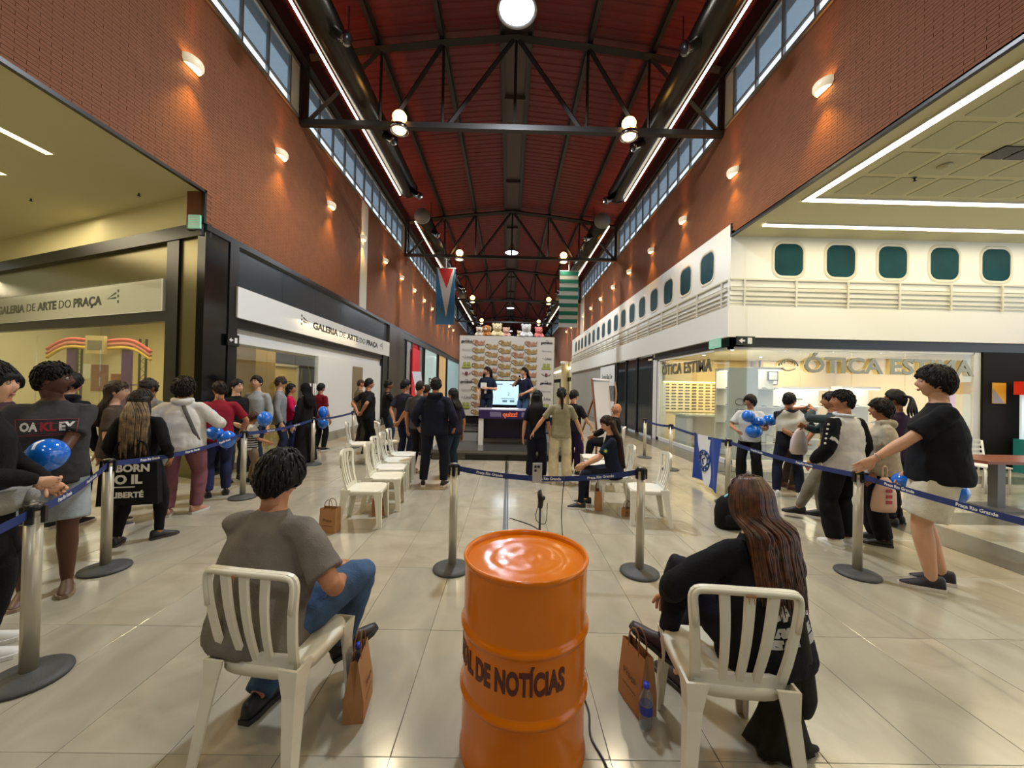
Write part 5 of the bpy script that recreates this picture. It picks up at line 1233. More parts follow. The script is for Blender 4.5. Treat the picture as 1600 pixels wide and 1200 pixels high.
    if hk in ('long', 'hijab'):
        L = hair[2] if len(hair) > 2 else .45; cov = hair[3] if len(hair) > 3 else 1.; n = 56; R = []; K = 16
        for q in range(K+1):
            k = q/K; hz = .05-L*k; 
            c0 = hm @ V((0, -.03*s, hz*s)) if hz > -.12 else None
            zz = 1.625+hz; yb = -.03-.075*min(1, max(0, (1.56-zz)/.14))-.02*max(0, 1.42-zz)
            c1 = u(0, yb, zz); b = min(1, max(0, (-hz-.02)/.12)); c = (hm @ V((0, -.03*s, hz*s))).lerp(c1, b)
            hw = (.088+.035*min(1, k*1.6)-.02*max(0, k-.7)/.3)*cov; dp = .082-.03*b; ring = []
            for i in range(n):
                a = 2*PI*i/n; r = 1+.06*math.sin(i*2.6+q*.25)*(.3+k)+.05*noise.noise(V((i*.35, q*.12, H*7))); yy = math.sin(a)*dp*r
                if yy > 0 and b < 1 and hk == 'long': yy *= .35
                if k > .85: r *= 1-.5*(k-.85)/.15*(.5+.5*math.sin(i*1.7))
                ring.append(c+(Xa*math.cos(a)*hw*r+Ya*yy)*s+V((0, 0, -.03*s*k*(.5+.5*math.sin(i*2.1)))))
            R.append(ring)
        g.rings(R)
    if hk in ('pony', 'braids'):
        for ox in ((0,) if hk == 'pony' else (-.05, 0, .05, .09)):
            g.tube([hm @ V((ox*s, -.09*s, .05*s)), hm @ V((ox*1.2*s, -.15*s, .02*s)), u(ox*1.3, -.14, 1.5), u(ox*1.3, -.15, 1.36 if hk == 'pony' else 1.42)], [.02*s, .032*s, .028*s, .01*s] if hk == 'pony' else [.016*s]*3+[.008*s], 10, ns=4)
    if hk == 'hijab': g.ball(hc, (.09*s, .108*s, .135*s), 30, 20, mat=hs, fn=hairf(.004, -1.2, .34, .001))
    if hk != 'bald': rec['hair'] = (g, hmat if hk != 'hijab' else cloth('hijab', hcol))
    if hk == 'cap':
        g = G(); g.ball(hm @ V((0, 0, .03*s)), (.09*s, .108*s, .10*s), 20, 10, mat=hs); g.box(hm @ V((0, .13*s, .03*s)), (.15*s, .1*s, .012*s), mat=hs); rec['cap'] = (g, cloth('cap', hair[2] if len(hair) > 2 else (120, 100, 80)))
    # face details
    fg = G(); ig = G(); bg_ = G(); lg = G()
    for e in (-1, 1):
        fg.ball(hm @ V((e*.027*s, .0825*s, .010*s)), .0115*s, 10, 8); ig.ball(hm @ V((e*.027*s, .0900*s, .010*s)), .0058*s, 8, 6)
        bg_.tube([hm @ V((e*.012*s, .099*s, .034*s)), hm @ V((e*.03*s, .096*s, .040*s)), hm @ V((e*.046*s, .082*s, .034*s))], [.003*s, .004*s, .002*s], 6)
    lg.ball(hm @ V((0, .095*s, -.058*s)), (.02*s, .009*s, .005*s), 10, 6, mat=hs); lg.ball(hm @ V((0, .093*s, -.067*s)), (.017*s, .009*s, .006*s), 10, 6, mat=hs)
    rec['face'] = (fg, ig, bg_, lg, hcol)
    rec['frames'] = dict(hm=hm, u=u, W=W, EL=EL, AN=AN, KN=KN, SH=SH, HP=HP, Xa=Xa, Ya=Ya, s=s, root=root, U=U, hs=hs); rec['extra'] = extra; PEOPLE.append(rec); return rec

def finish_people():
    dg = bpy.context.evaluated_depsgraph_get(); dg.update()
    for r in PEOPLE:
        root = r['root']; o = r['body']; me = bpy.data.meshes.new_from_object(o.evaluated_get(dg)); add = r['add']
        n = len(me.vertices); co = np.empty(n*3, np.float32); me.vertices.foreach_get('co', co); nl = len(me.loops); li = np.empty(nl, np.int32); me.loops.foreach_get('vertex_index', li); nf = len(me.polygons); ls = np.empty(nf, np.int32); me.polygons.foreach_get('loop_start', ls)
        v2 = np.array(add.v, np.float32).reshape(-1); l2 = np.array([i+n for f in add.f for i in f], np.int32); cnt = np.array([len(f) for f in add.f], np.int32); s2 = nl+np.concatenate(([0], np.cumsum(cnt)[:-1])).astype(np.int32)
        m = bpy.data.meshes.new('body'); m.vertices.add(n+len(add.v)); m.vertices.foreach_set('co', np.concatenate((co, v2))); m.loops.add(nl+len(l2)); m.loops.foreach_set('vertex_index', np.concatenate((li, l2))); m.polygons.add(nf+len(cnt)); m.polygons.foreach_set('loop_start', np.concatenate((ls, s2)))
        m.update(calc_edges=True); m.materials.append(skin_mat(r['skin'])); m.shade_smooth(); b = bpy.data.objects.new('body', m); COL.objects.link(b); b.parent = root
        bpy.data.objects.remove(o); bpy.data.meshes.remove(me)
        for nm, o, mats in r['parts']:
            me = bpy.data.meshes.new_from_object(o.evaluated_get(dg)); me.materials.clear()
            for q in mats: me.materials.append(q)
            me.shade_smooth(); c = bpy.data.objects.new(nm, me); COL.objects.link(c); c.parent = root; bpy.data.objects.remove(o); r['frames'][nm] = c
        for sg, sm, sl, slm in r.get('shoes', []): q = sg.build('shoe', sm, root); sl.build('sole', slm, q)
        if 'hair' in r: r['frames']['hair_o'] = r['hair'][0].build('hair', r['hair'][1], root)
        if 'cap' in r: r['cap'][0].build('cap', r['cap'][1], root)
        fg, ig, bg_, lg, hcol = r['face']; mw_, mi_ = M('eye_white', (168, 158, 150), .4), M('iris', (30, 20, 14), .2); hv = len(fg.v)//2; hf = len(fg.f)//2; iv = len(ig.v)//2; jf = len(ig.f)//2
        for q in (0, 1):
            a_ = G(); a_.add(fg.v[q*hv:(q+1)*hv], [tuple(i-q*hv for i in f) for f in fg.f[q*hf:(q+1)*hf]], 0, True); e = a_.build('eye', mw_, root)
            a_ = G(); a_.add(ig.v[q*iv:(q+1)*iv], [tuple(i-q*iv for i in f) for f in ig.f[q*jf:(q+1)*jf]], 0, True); a_.build('iris', mi_, e)
        bg_.build('eyebrows', M('brow_%d' % hcol[0], tuple(int(c*.7) for c in hcol), .8), root); sk = SKIN[r['skin']]; lg.build('lips', M('lips_'+r['skin'], (int(sk[0]*.84), int(sk[1]*.72), int(sk[2]*.72)), .5), root)
        if r['extra']: r['extra'](r['frames'])
def glasses(F, col=(20, 18, 18)):
    s, hm = F['s'], F['hm']; g = G()
    for e in (-1, 1):
        g.tube([hm @ (V((e*.031+.023*math.cos(a), .105, .008+.017*math.sin(a)))*s) for a in [2*PI*i/14 for i in range(15)]], .0022*s, 5)
        g.tube([hm @ (V((e*.054, .103, .012))*s), hm @ (V((e*.08, .06, .012))*s), hm @ (V((e*.083, -.01, .008))*s)], .0022*s, 5)
    g.tube([hm @ (V((-.008, .107, .01))*s), hm @ (V((.008, .107, .01))*s)], .002*s, 5); g.build('glasses', M('specs_%d' % col[0], col, .3), F['root'])
def chest_print(F, txt, size, y0, z0, back=False, col=(206, 206, 206), fit=None, bold=.006, x0=0., name='print', surf='shirt'):
    """letters laid on the cloth: each vertex is dropped onto the garment's surface"""
    o = F[surf]; u, s = F['u'], F['s']; k = -1 if back else 1; X, Y = F['Xa'], F['Ya']; m = frame(u(x0, k*.5, z0), X*(1 if k < 0 else -1), (F['U'].to_3x3() @ V((0, 0, 1))))
    vs, fs = text_geo(txt, size*s, ext=0, bold=bold, res=2); xs = [v[0] for v in vs]; w = max(xs)-min(xs)
    g = G(); out = []; dr = -Y*k
    for v in vs:
        p = m @ V((v[0]*(fit*s/w if fit else 1), v[1], 0)); ok, loc, nrm, _ = o.ray_cast(p, dr); out.append(loc-dr*.003 if ok else p+dr*.36)
    g.add(out, fs); return g.build(name, M('ink_%d_%d' % (col[0], col[2]), col, .7), F['root'])
def bag_on(F, pts, r, col, name='shoulder_strap', n=8):
    g = G(); g.tube(pts, r, n, flat=.3, ns=4); return g.build(name, cloth('%s_%d' % (name, col[0]), col), F['root'])
BLK = (20, 20, 22); NAV = (26, 32, 50); JN = (38, 50, 82)
WS = ((214, 212, 208), (220, 220, 216)); BS = ((24, 24, 26), (36, 36, 38)); BW = ((26, 26, 28), (214, 212, 208))
def Q(*a): return tuple(V(p) for p in a)
# --- the two seated in front
def x_man(F): glasses(F); 
person('seated man in grey t-shirt and jeans, seen from behind on the front left chair', -1.19, 1.90, -14, 1.76, sit=.49, skin='tan', hair=('mop', (20, 16, 14)), top=('tee', (112, 106, 98), None or cloth('grey_tee', (112, 106, 98)), .03), bottom=('jeans', (66, 92, 128)),
       shoe=((26, 26, 28), (40, 40, 40)), hands=((.14, .30, .66), (.27, .24, .63)), feet=((-.06, .05, 5), (.16, .40, -35, .10, .35)), head=(-2, -6), lean=.11, w=1.30, vox=.010, extra=x_man, palm=((0, 0, -1), (-.8, 0, -.4)), curl=1.0, poles=Q((-.5, -.7, -.6), (.8, -.5, -.5)))
def x_wom(F):
    s = F['s']; u = F['u']
    for txt, sz, z, col, fit in (('ROC', .085, 1.24, (206, 204, 200), .24), ('OMNO', .085, 1.145, (206, 204, 200), .30), ('AV. NOVE', .04, 1.065, (170, 168, 166), .24), ('ET ATTE CHO', .036, 1.02, (170, 168, 166), .30)):
        chest_print(F, txt, sz, 0, z, True, col, fit, x0=.03)
    g = G(); o = F['hoodie'] if 'hoodie' in F else F['shirt']
    # loose auburn strands over the hair mass
    rs = random.Random(11); hm = F['hm']
    for k in range(150):
        a = rs.uniform(-PI*1.02, PI*.02); c, sn = math.cos(a), math.sin(a); L = rs.uniform(.27, .42)
        P = [hm @ (V((.05*c, -.02+.05*sn, .128))*s), hm @ (V((.096*c, -.015+.10*sn, .05))*s), hm @ (V((.105*c, -.03+.095*sn, -.06))*s)]
        for q in range(1, 5): k2 = q/4; P.append(u(.125*c*(1+.1*math.sin(k*3+q*1.3)), -.085+.06*sn-.01*q, 1.56-L*k2+.02*math.sin(k)))
        P[3] = P[3]; g.tube(P, [.002, .0065, .008, .008, .007, .006, .0015], 5, ns=3)
    g.build('hair_strands', M('hair_strand_auburn', (88, 48, 24), .4, var=.5, vscale=30, rgb2=(30, 14, 8)), F['root'])
person('seated woman with long auburn hair and black printed sweatshirt, seen from behind', 1.22, 1.80, 14, 1.64, sit=.49, skin='light', hair=('long', (70, 36, 18), .40, 1.1), top=('femlong', (18, 19, 24), cloth('black_sweat', (19, 20, 25)), .026), bottom=('slim', (28, 28, 38)),
       shoe=((44, 26, 36), (40, 30, 34)), hands=((-.30, .30, .60), (.2, .33, .62)), feet=((-.30, .30, 35, .28, .4), (-.12, .42, 10)), head=(-22, -8), lean=.10, w=1.26, vox=.010, extra=x_wom, poles=Q((-1, -.4, .1), (1, -.4, -.3)), palm=((0, .2, -1), (0, 0, -1)), curl=.8)
# jacket hanging over the right chair
t = thing('black_jacket', 'black jacket hanging from the auburn-haired woman\'s chair down to the floor', 'jacket', (0, 0, 0))
g = G(); R = []
for q in range(15):
    k = q/14; z = .78*(1-k)+.02; ring = []; cx = 1.25+.05*k; cy = 1.70+.10*k; wx = .045+.07*k+.02*math.sin(k*7); wy = .03+.07*k
    for i in range(28):
        a = 2*PI*i/28; r = 1+.16*math.sin(i*1.35+q*.3)*(.2+k)+.1*noise.noise(V((i*.4, q*.25, 2)))
        ring.append(V((cx+wx*r*math.cos(a), cy+wy*r*math.sin(a), z)))
    R.append(ring)
g.rings(R); g.build('jacket_body', cloth('jacket_black', (46, 46, 41)), t)
g = G(); g.tube([(1.29, 1.68, .70), (1.32, 1.68, .5), (1.37, 1.72, .3), (1.39, 1.76, .2)], [.025, .035, .04, .03], 12, ns=4, flat=.7); g.build('sleeve', cloth('jacket_black', (46, 46, 41)), t)
g = G(); g.tube([(1.32, 1.78, .04), (1.42, 1.78, .03), (1.48, 1.80, .012)], [.03, .02, .012], 8, ns=3); g.build('strap', cloth('jacket_black', (46, 46, 41)), t)

# --- seated girl, right row
def x_girl(F):
    g = G(); e = F['SH'][0].lerp(F['EL'][0], .55); g.ball(e+V((-.066, 0.0, .0)), (.006, .03, .03), 12, 8); b = g.build('round_badge', M('badge_green', (40, 110, 80), .5), F['root']); g = G(); g.ball(e+V((-.071, 0, 0)), (.004, .016, .016), 10, 6); g.build('badge_centre', M('badge_yellow', (220, 200, 70), .5), b)
person('seated girl in navy uniform with very long brown hair, facing left', 1.50, 5.35, 78, 1.66, sit=.53, skin='light', hair=('long', (52, 30, 20), .68, 1.1), top=('fem', NAV), bottom=('slim', (24, 28, 44)), shoe=BW, hands=((-.08, .42, .60), (.1, .40, .60)), feet=((-.1, .46, 5), (.14, .38, -10)), head=(12, -22), lean=.12, vox=.013, extra=x_girl, poles=Q((-.6, -.8, -.3), (.6, -.8, -.3)))
person('bald man in black, reclining in a seat behind the flip chart', 2.25, 8.25, 70, 1.78, sit=.54, skin='tan', hair=('bald', BLK), top=('long', BLK), bottom=('jeans', BLK), shoe=BS, hands=((-.1, .45, .62), (.15, .4, .6)), feet=((-.12, .5, 5), (.12, .55, -5)), head=(15, 5), lean=-.15, w=1.15)
# --- group in front of the stage
def x_tooth(F): pass
person('man in dark navy hoodie and trousers with short beard, back to camera, centre left', -1.22, 6.42, 0, 1.80, skin='tan', hair=('short', (20, 17, 15)), top=('hood', (22, 25, 40), cloth('navy_hoodie', (22, 25, 40)), .03), bottom=('jeans', (22, 25, 38)), shoe=BW, feet=((-.17, 0, 12), (.17, 0, -12)), hands=((-.3, .12, .95), (.3, .12, .95)), head=(10, 0), w=1.15, vox=.013)
person('woman in glasses and navy t-shirt with jeans, turned left, beside the hoodie man', -1.0, 7.05, 55, 1.62, skin='tan', hair=('long', (24, 18, 16), .32, .9), top=('fem', (32, 30, 48)), bottom=('jeans', (36, 56, 74)), shoe=((120, 90, 80), (200, 200, 196)), head=(10, 0), w=1.15, extra=glasses, hands=((-.26, .02, .84), (.27, .0, .84)))
person('man in charcoal t-shirt with short hair, back turned, between the two navy figures', -1.70, 7.35, -15, 1.76, skin='tan', hair=('crop', (44, 32, 26)), top=('tee', (66, 66, 70)), bottom=('slim', BLK), shoe=((150, 120, 112), (210, 204, 200)), head=(-12, 0))
person('man in navy t-shirt with hands behind his back, left of the paper strip', -2.2, 8.15, -28, 1.78, skin='tan', hair=('short', (18, 16, 16)), top=('tee', (34, 36, 52)), bottom=('jeans', (28, 36, 60)), shoe=BW, hands=((-.08, -.2, .9), (.06, -.2, .9)), poles=Q((-1, -.5, 0), (1, -.5, 0)), head=(-20, 0))
person('person with dark hair partly hidden behind the charcoal t-shirt man', -1.95, 9.1, -5, 1.68, hair=('short', (40, 26, 20)), top=('tee', (48, 46, 54)), bottom=('jeans', BLK))
person('girl with very long black hair in navy, back turned, right before the stage', .52, 6.95, -12, 1.62, skin='light', hair=('long', (18, 15, 18), .62, 1.1), top=('fem', (24, 26, 46)), bottom=('wide', (24, 26, 42)), shoe=BS, head=(-18, 0))
person('girl in sage green t-shirt and beige cargo trousers with arms held out', .93, 6.72, -3, 1.68, skin='light', hair=('pony', (26, 18, 20)), top=('fem', (144, 140, 114)), bottom=('wide', (206, 196, 168)), shoe=((214, 208, 196), (200, 196, 188)), hands=((-.50, .10, .92), (.40, .16, .90)), poles=Q((-1, -.6, -.3), (1, -.6, -.3)), feet=((-.12, 0, 6), (.12, 0, -6)), head=(-4, -4),
       extra=lambda F: [chest_pocket(F, e) for e in (-1, 1)])
def chest_pocket(F, e):
    i = 0 if e < 0 else 1; p = F['HP'][i].lerp(F['KN'][i], .95)+V((e*.075, 0, 0)); g = G(); g.box(p, (.03, .12, .17), taper=.9); g.build('cargo_pocket', cloth('cargo', (202, 190, 160)), F['root'])
person('woman in black top with purple skirt holding a paper, by the flip chart', 1.28, 7.55, -35, 1.64, skin='light', hair=('short', (20, 16, 18)), top=('fem', (24, 22, 32)), bottom=('wide', (44, 28, 66)), shoe=BS, hands=((-.1, .3, 1.05), (.3, .25, 1.0)), head=(-10, -8))
# --- hosts on stage
def x_h1(F):
    s, u = F['s'], F['u']; g = G(); g.box(u(.06, .2, 1.22), (.17*s, .02, .15*s), rz=.2); g.build('papers', mWhite, F['root']); g = G(); g.box(u(.02, .14, 1.03), (.06, .006, .09)); g.build('name_badge', mWhite, F['root'])
    g = G(); g.tube([u(-.05, .02, 1.47), u(.0, .13, 1.3), u(.02, .14, 1.08)], .003, 4); g.tube([u(.05, .02, 1.47), u(.02, .13, 1.3), u(.02, .14, 1.08)], .003, 4); g.build('lanyard', mInk, F['root'])
person('host with long dark hair in navy t-shirt holding papers, left on the stage', -.62, 11.05, 172, 1.76, z=.48, skin='light', hair=('long', (30, 20, 18), .46, 1.25), top=('fem', (26, 34, 54)), bottom=('jeans', (24, 36, 58)), shoe=BS, hands=((-.06, .2, 1.14), (.24, .03, .86)), head=(-50, 0), extra=x_h1, poles=Q((-1, -.3, -1), (1, -1, 0)))
def x_h2(F):
    s = F['s']; W = F['W'][1]; d = (F['hm'] @ (V((0, .12, -.06))*s)-W).normalized(); g = G(); g.tube([W-d*.06, W+d*.12], .012, 8); g.build('microphone_body', mBlack, F['root']); g = G(); g.ball(W+d*.14, .026, 10, 8); g.build('microphone_head', M('foam_black', (16, 16, 16), .9), F['root'])
    g = G(); g.tube([F['u'](-.07, .05, 1.44), F['u'](0, .12, 1.40), F['u'](.07, .05, 1.44)], .02, 8, ns=3); g.build('white_collar', mWhite, F['root'])
person('host with black hair and microphone in navy shirt and blue jeans, right on the stage', .45, 11.05, 140, 1.76, z=.48, skin='light', hair=('long', (18, 15, 20), .5, 1.25), top=('fem', (28, 32, 54)), bottom=('jeans', (58, 86, 120)), shoe=WS, hands=((-.16, .22, 1.02), (.08, .24, 1.38)), head=(-10, 0), extra=x_h2, poles=Q((-1, -.3, -1), (1, .3, -1)))

# --- left crowd behind the belt
def x_l1(F):
    g = G(); s = F['s']
    R = []
    for q, z in enumerate((.86, .92, .97, 1.0)): R.append(ell(F['u'](0, 0, z), (.215+.02*math.sin(q*2))*s, (.175+.01*q)*s, F['Xa'], F['Ya'], 26))
    g.rings(R); c = F['u'](.02, .2, .93); g.ball(c, (.05, .04, .05), 10, 8)
    for e in (-1, 1): g.tube([c, c+V((e*.05, .03, -.12)), c+V((e*.07, .02, -.25))], [.03, .045, .03], 8, flat=.5, ns=3)
    g.build('tied_jumper', cloth('tied_grey', (152, 150, 146)), F['root'])
person('youth in black long-sleeved top with a grey jumper tied at the waist, far left edge', -3.14, 2.32, -48, 1.74, skin='light', hair=('mop', (18, 15, 14)), top=('long', (20, 20, 22)), bottom=('jeans', (20, 20, 22)), shoe=WS, hands=((-.08, .26, .98), (.14, .24, 1.04)), head=(-8, 2), vox=.0118, extra=x_l1, poles=Q((-1, -.2, -.7), (1, -.2, -.7)), curl=.8)
def x_l2(F):
    chest_print(F, 'OA', .085, 0, 1.275, col=(206, 200, 200), fit=.085, x0=.10, bold=.004); chest_print(F, 'KL', .085, 0, 1.275, col=(150, 30, 44), fit=.08, x0=.008, bold=.004); chest_print(F, 'EY', .085, 0, 1.275, col=(206, 200, 200), fit=.08, x0=-.08, bold=.004)
    o = F['shirt']; u, s, Y = F['u'], F['s'], F['Ya']; g = G()
    c = [(-.19, 1.33), (.115, 1.33), (.105, 1.215), (-.175, 1.215), (-.19, 1.33)]; P = []
    for a, b in zip(c, c[1:]):
        for q in range(8):
            k = q/8; p = u(-(a[0]+(b[0]-a[0])*k)-.025, .5, a[1]+(b[1]-a[1])*k); ok, l, n, _ = o.ray_cast(p, -Y); P.append(l+Y*.002 if ok else p-Y*.36)
    P.append(P[0]); g.tube(P, .0035, 5); 
    for zz in (1.225, 1.30):
        Pq = []
        for q in range(9): p = u(-.09+.2*q/8, .5, zz); ok, l, n, _ = o.ray_cast(p, -Y); Pq.append(l+Y*.002 if ok else p-Y*.36)
        g.tube(Pq, .0022, 4)
    g.build('print_frame', M('ink_wine', (120, 40, 56), .7), F['root'])
person('man in dark grey t-shirt printed OAKLEY and pale shorts holding a blue balloon', -3.52, 3.0, -135, 1.78, skin='dark', hair=('short', (14, 12, 12)), top=('tee', (56, 56, 58), cloth('oak_tee', (58, 58, 60)), .022), bottom=('shorts', (150, 158, 164)), shoe=((90, 66, 50), (130, 110, 90)), hands=((.0, .36, .98), (.2, .3, .98)), head=(72, 0), vox=.0118, extra=x_l2, poles=Q((-1, -.3, -.8), (1, -.3, -.8)), w=1.1)
person('dark-haired person in maroon top hidden behind the man with the printed t-shirt', -4.5, 3.45, -70, 1.72, skin='tan', hair=('mop', (28, 22, 20)), top=('tee', (70, 50, 58)), bottom=('jeans', BLK), head=(-30, 0))
person('person in black hooded jacket facing the gallery, left background', -4.95, 4.35, 10, 1.72, skin='light', hair=('mop', (12, 12, 14)), top=('hood', (20, 22, 30)), bottom=('jeans', (24, 26, 34)), head=(-20, 0))
def x_l5(F): glasses(F, (150, 140, 130))
person('woman with brown hair and glasses in profile behind the long-haired girl', -4.5, 4.42, -52, 1.64, skin='light', hair=('long', (62, 46, 34), .45, .9), top=('fem', (74, 62, 52)), bottom=('jeans', (40, 40, 46)), head=(-5, 0), extra=x_l5)
def x_l6(F):
    rs = random.Random(4); g = G(); u, s, hm = F['u'], F['s'], F['hm']
    for k in range(60):
        a = rs.uniform(-PI, 0); c, sn = math.cos(a), math.sin(a); L = rs.uniform(.4, .6); P = [hm @ (V((.1*c, -.02+.1*sn, -.02))*s)]
        for q in range(1, 5): P.append(u(.12*c, -.09+.065*sn-.01*q, 1.58-L*q/4))
        g.tube(P, [.004, .008, .008, .007, .002], 5, ns=2)
    g.build('hair_highlights', M('hair_streak', (132, 108, 76), .5, var=.5, vscale=20, rgb2=(60, 46, 32)), F['root'])
person('girl in black with long streaked hair down to the waist, back to camera, left aisle', -3.78, 3.98, 22, 1.56, skin='tan', hair=('long', (44, 36, 28), .68, 1.15), top=('femlong', (18, 18, 20)), bottom=('slim', BLK), shoe=((24, 22, 26), (60, 52, 50)), feet=((-.14, -.04, 8), (.16, .05, -50)), hands=((-.2, .12, .92), (.25, .1, .95)), head=(-30, -4), vox=.0118, extra=x_l6, w=1.1)
person('person in grey t-shirt with a headband facing the camera, behind the white hoodie', -4.95, 5.35, 165, 1.68, skin='brown', hair=('cap', (30, 24, 22), (60, 56, 54)), top=('tee', (118, 118, 118)), bottom=('jeans', (50, 50, 56)), hands=((-.12, .24, 1.1), (.14, .24, 1.14)), head=(0, 0), poles=Q((-1, -.2, -.8), (1, -.2, -.8)))
def x_l8(F):
    u, s = F['u'], F['s']; g = G(); g.tube([u(-.02, .02, 1.49), u(.04, -.125, 1.38), u(.13, -.155, 1.15), u(.20, -.12, .95)], [.02]*4, 6, flat=.25, ns=4); g.build('bag_strap', cloth('strap_grey', (92, 88, 82)), F['root'])
person('woman in white hoodie and mauve trousers with curly hair, back to camera', -4.05, 4.82, 28, 1.68, skin='tan', hair=('curly', (38, 26, 22)), top=('hood', (206, 202, 196), cloth('white_hoodie', (206, 202, 196)), .034), bottom=('jeans', (122, 78, 88)), shoe=((176, 132, 112), (200, 176, 160)), hands=((-.36, .22, 1.15), (.36, .24, 1.15)), head=(8, 0), w=1.32, vox=.0118, extra=x_l8, poles=Q((-1, -.5, -.9), (1, -.5, -.9)), feet=((-.12, 0, 5), (.15, .02, -35)))
person('man in red and blue shirt with blue balloons, facing the woman in white', -4.2, 5.62, 45, 1.66, skin='tan', hair=('short', (40, 26, 20)), top=('tee', (136, 30, 46)), bottom=('jeans', (42, 46, 80)), shoe=BS, hands=((-.05, .3, 1.12), (.3, .12, .92)), head=(15, 0), w=1.1, poles=Q((-1, -.3, -.8), (1, -.6, -.4)),
       extra=lambda F: G().tube([F['u'](-.15, .02, 1.44), F['u'](-.05, .145, 1.3), F['u'](.1, .15, 1.18)], .03, 8, flat=.3, ns=3).build('blue_shoulder_panel', cloth('bluepanel', (44, 70, 160)), F['root']))
person('woman in black sweater with dark hair tied back, in profile by the black column', -4.62, 6.55, -120, 1.70, skin='pale', hair=('long', (20, 16, 18), .3, .85), top=('femlong', BLK), bottom=('jeans', (70, 78, 96)), shoe=BS, hands=((-.05, .22, .95), (.1, .2, 1.0)), head=(20, 0))
person('bearded man in pale grey sweater facing the camera, by the lit gallery window', -4.72, 7.25, 175, 1.78, skin='light', hair=('short', (22, 18, 18)), top=('long', (150, 154, 158)), bottom=('jeans', (44, 50, 70)), shoe=BS, head=(10, 0))
person('man in grey jacket and brown cap with a backpack, in profile by the gallery glass', -4.66, 7.85, -60, 1.78, skin='light', hair=('cap', (90, 60, 44), (96, 74, 62)), top=('long', (132, 134, 138)), bottom=('jeans', (40, 48, 72)), shoe=WS, head=(0, 0), extra=lambda F: (lambda g: (g.ball(F['u'](0, -.2, 1.2), (.14, .09, .2), 14, 10), g.build('backpack', cloth('pack', (90, 94, 98)), F['root'])))(G()))
person('small child with brown hair and striped shirt behind the left barrier post', -4.2, 6.35, -50, 1.16, skin='tan', hair=('mop', (70, 42, 32)), top=('tee', (206, 206, 202)), bottom=('jeans', (120, 104, 84)), shoe=BS, hands=((-.2, .3, 1.0), (.1, .34, 1.0)),
       extra=lambda F: [G().rings([ell(F['u'](0, 0, z), .19*F['s'], .15*F['s'], F['Xa'], F['Ya'], 22) for z in (z0, z0+.022)], cap=False).build('black_stripe', cloth('stripe', BLK), F['root']) for z0 in [.9+.055*k for k in range(8)]])
person('woman in hot pink sweater with long black hair, jeans, by the gallery window', -4.85, 8.55, -60, 1.64, skin='tan', hair=('long', (16, 14, 16), .5, 1.0), top=('femlong', (188, 14, 70)), bottom=('jeans', (34, 44, 84)), shoe=BS, hands=((-.05, .3, 1.0), (.12, .28, 1.02)), head=(-10, 0), w=1.05, poles=Q((-1, -.3, -.9), (1, -.3, -.9)))
person('woman in long black dress and black head covering in front of the gallery window', -4.22, 8.05, 72, 1.66, skin='pale', hair=('hijab', (16, 16, 18), .42, 1.1), top=('femlong', (22, 22, 24)), bottom=('dress', (26, 25, 27)), shoe=BS, head=(20, 0))
person('person in dark red shirt and black trousers behind the woman in the black dress', -4.66, 9.55, -20, 1.66, skin='tan', hair=('short', BLK), top=('tee', (112, 20, 34)), bottom=('jeans', BLK), shoe=BW)
person('man in olive-brown shirt with cropped hair by the small hoarding window', -4.15, 10.75, -50, 1.80, skin='tan', hair=('crop', (74, 50, 40)), top=('tee', (106, 94, 78)), bottom=('jeans', (50, 46, 42)), head=(-10, 0))
person('man in black polo with hands behind his back and dark hair, by the white hoarding', -3.3, 9.05, -40, 1.80, skin='tan', hair=('short', (20, 16, 15)), top=('tee', (24, 24, 27)), bottom=('jeans', BLK), hands=((-.1, -.2, 1.0), (.1, -.2, 1.0)), poles=Q((-1, -.6, 0), (1, -.6, 0)), head=(-20, 0), w=1.1)
person('bearded man in black t-shirt with folded arms right of the black polo', -3.05, 9.7, -60, 1.78, skin='brown', hair=('short', (20, 16, 15)), top=('tee', (20, 20, 23)), bottom=('jeans', (40, 52, 66)), hands=((.12, .26, 1.12), (-.1, .28, 1.08)), head=(-10, 0), poles=Q((-1, 0, -.6), (1, 0, -.6)), w=1.1)

# --- right crowd
person('boy in white shirt and wide black trousers holding a cluster of blue balloons', 4.42, 6.98, 135, 1.62, skin='tan', hair=('mop', (22, 18, 20)), top=('tee', (196, 200, 198), cloth('white_shirt', (196, 200, 198)), .028), bottom=('wide', (24, 24, 27)), shoe=WS, hands=((-.14, .3, 1.08), (.16, .28, 1.06)), head=(-30, 0), poles=Q((-1, -.3, -.8), (1, -.3, -.8)), feet=((-.14, 0, 8), (.13, 0, -8)))
def x_r2(F):
    g = G(); R = []; u, s = F['u'], F['s']
    for q in range(9):
        k = q/8; z = 1.47-.36*k; w = .11+.12*min(1, k*2.4); R.append([u(-w+2*w*i/12, -.135-.03*math.sin(PI*i/12)-.03*math.sin(k*9+i*.4)*(1-k)-.03*min(1, k*2), z-.05*math.sin(PI*i/12)*(1-k)) for i in range(13)])
    back = [[p-F['Ya']*.012*-1 for p in r] for r in R]
    g.rings([list(map(V, r)) for r in R], cap=False, closed=False); g.build('white_towel', cloth('towel', (200, 200, 194)), F['root'])
person('young man in navy t-shirt with a white towel on his back, hands clasped behind', 4.55, 6.18, -22, 1.68, skin='tan', hair=('short', (18, 16, 16)), top=('tee', (24, 26, 36)), bottom=('jeans', (28, 34, 54)), shoe=WS, hands=((.10, -.19, .98), (.16, -.2, .92)), poles=Q((-1, -.4, 0), (1, -.4, 0)), head=(-25, 0), extra=x_r2, w=1.05, feet=((-.16, 0, 8), (.16, -.02, -14)))
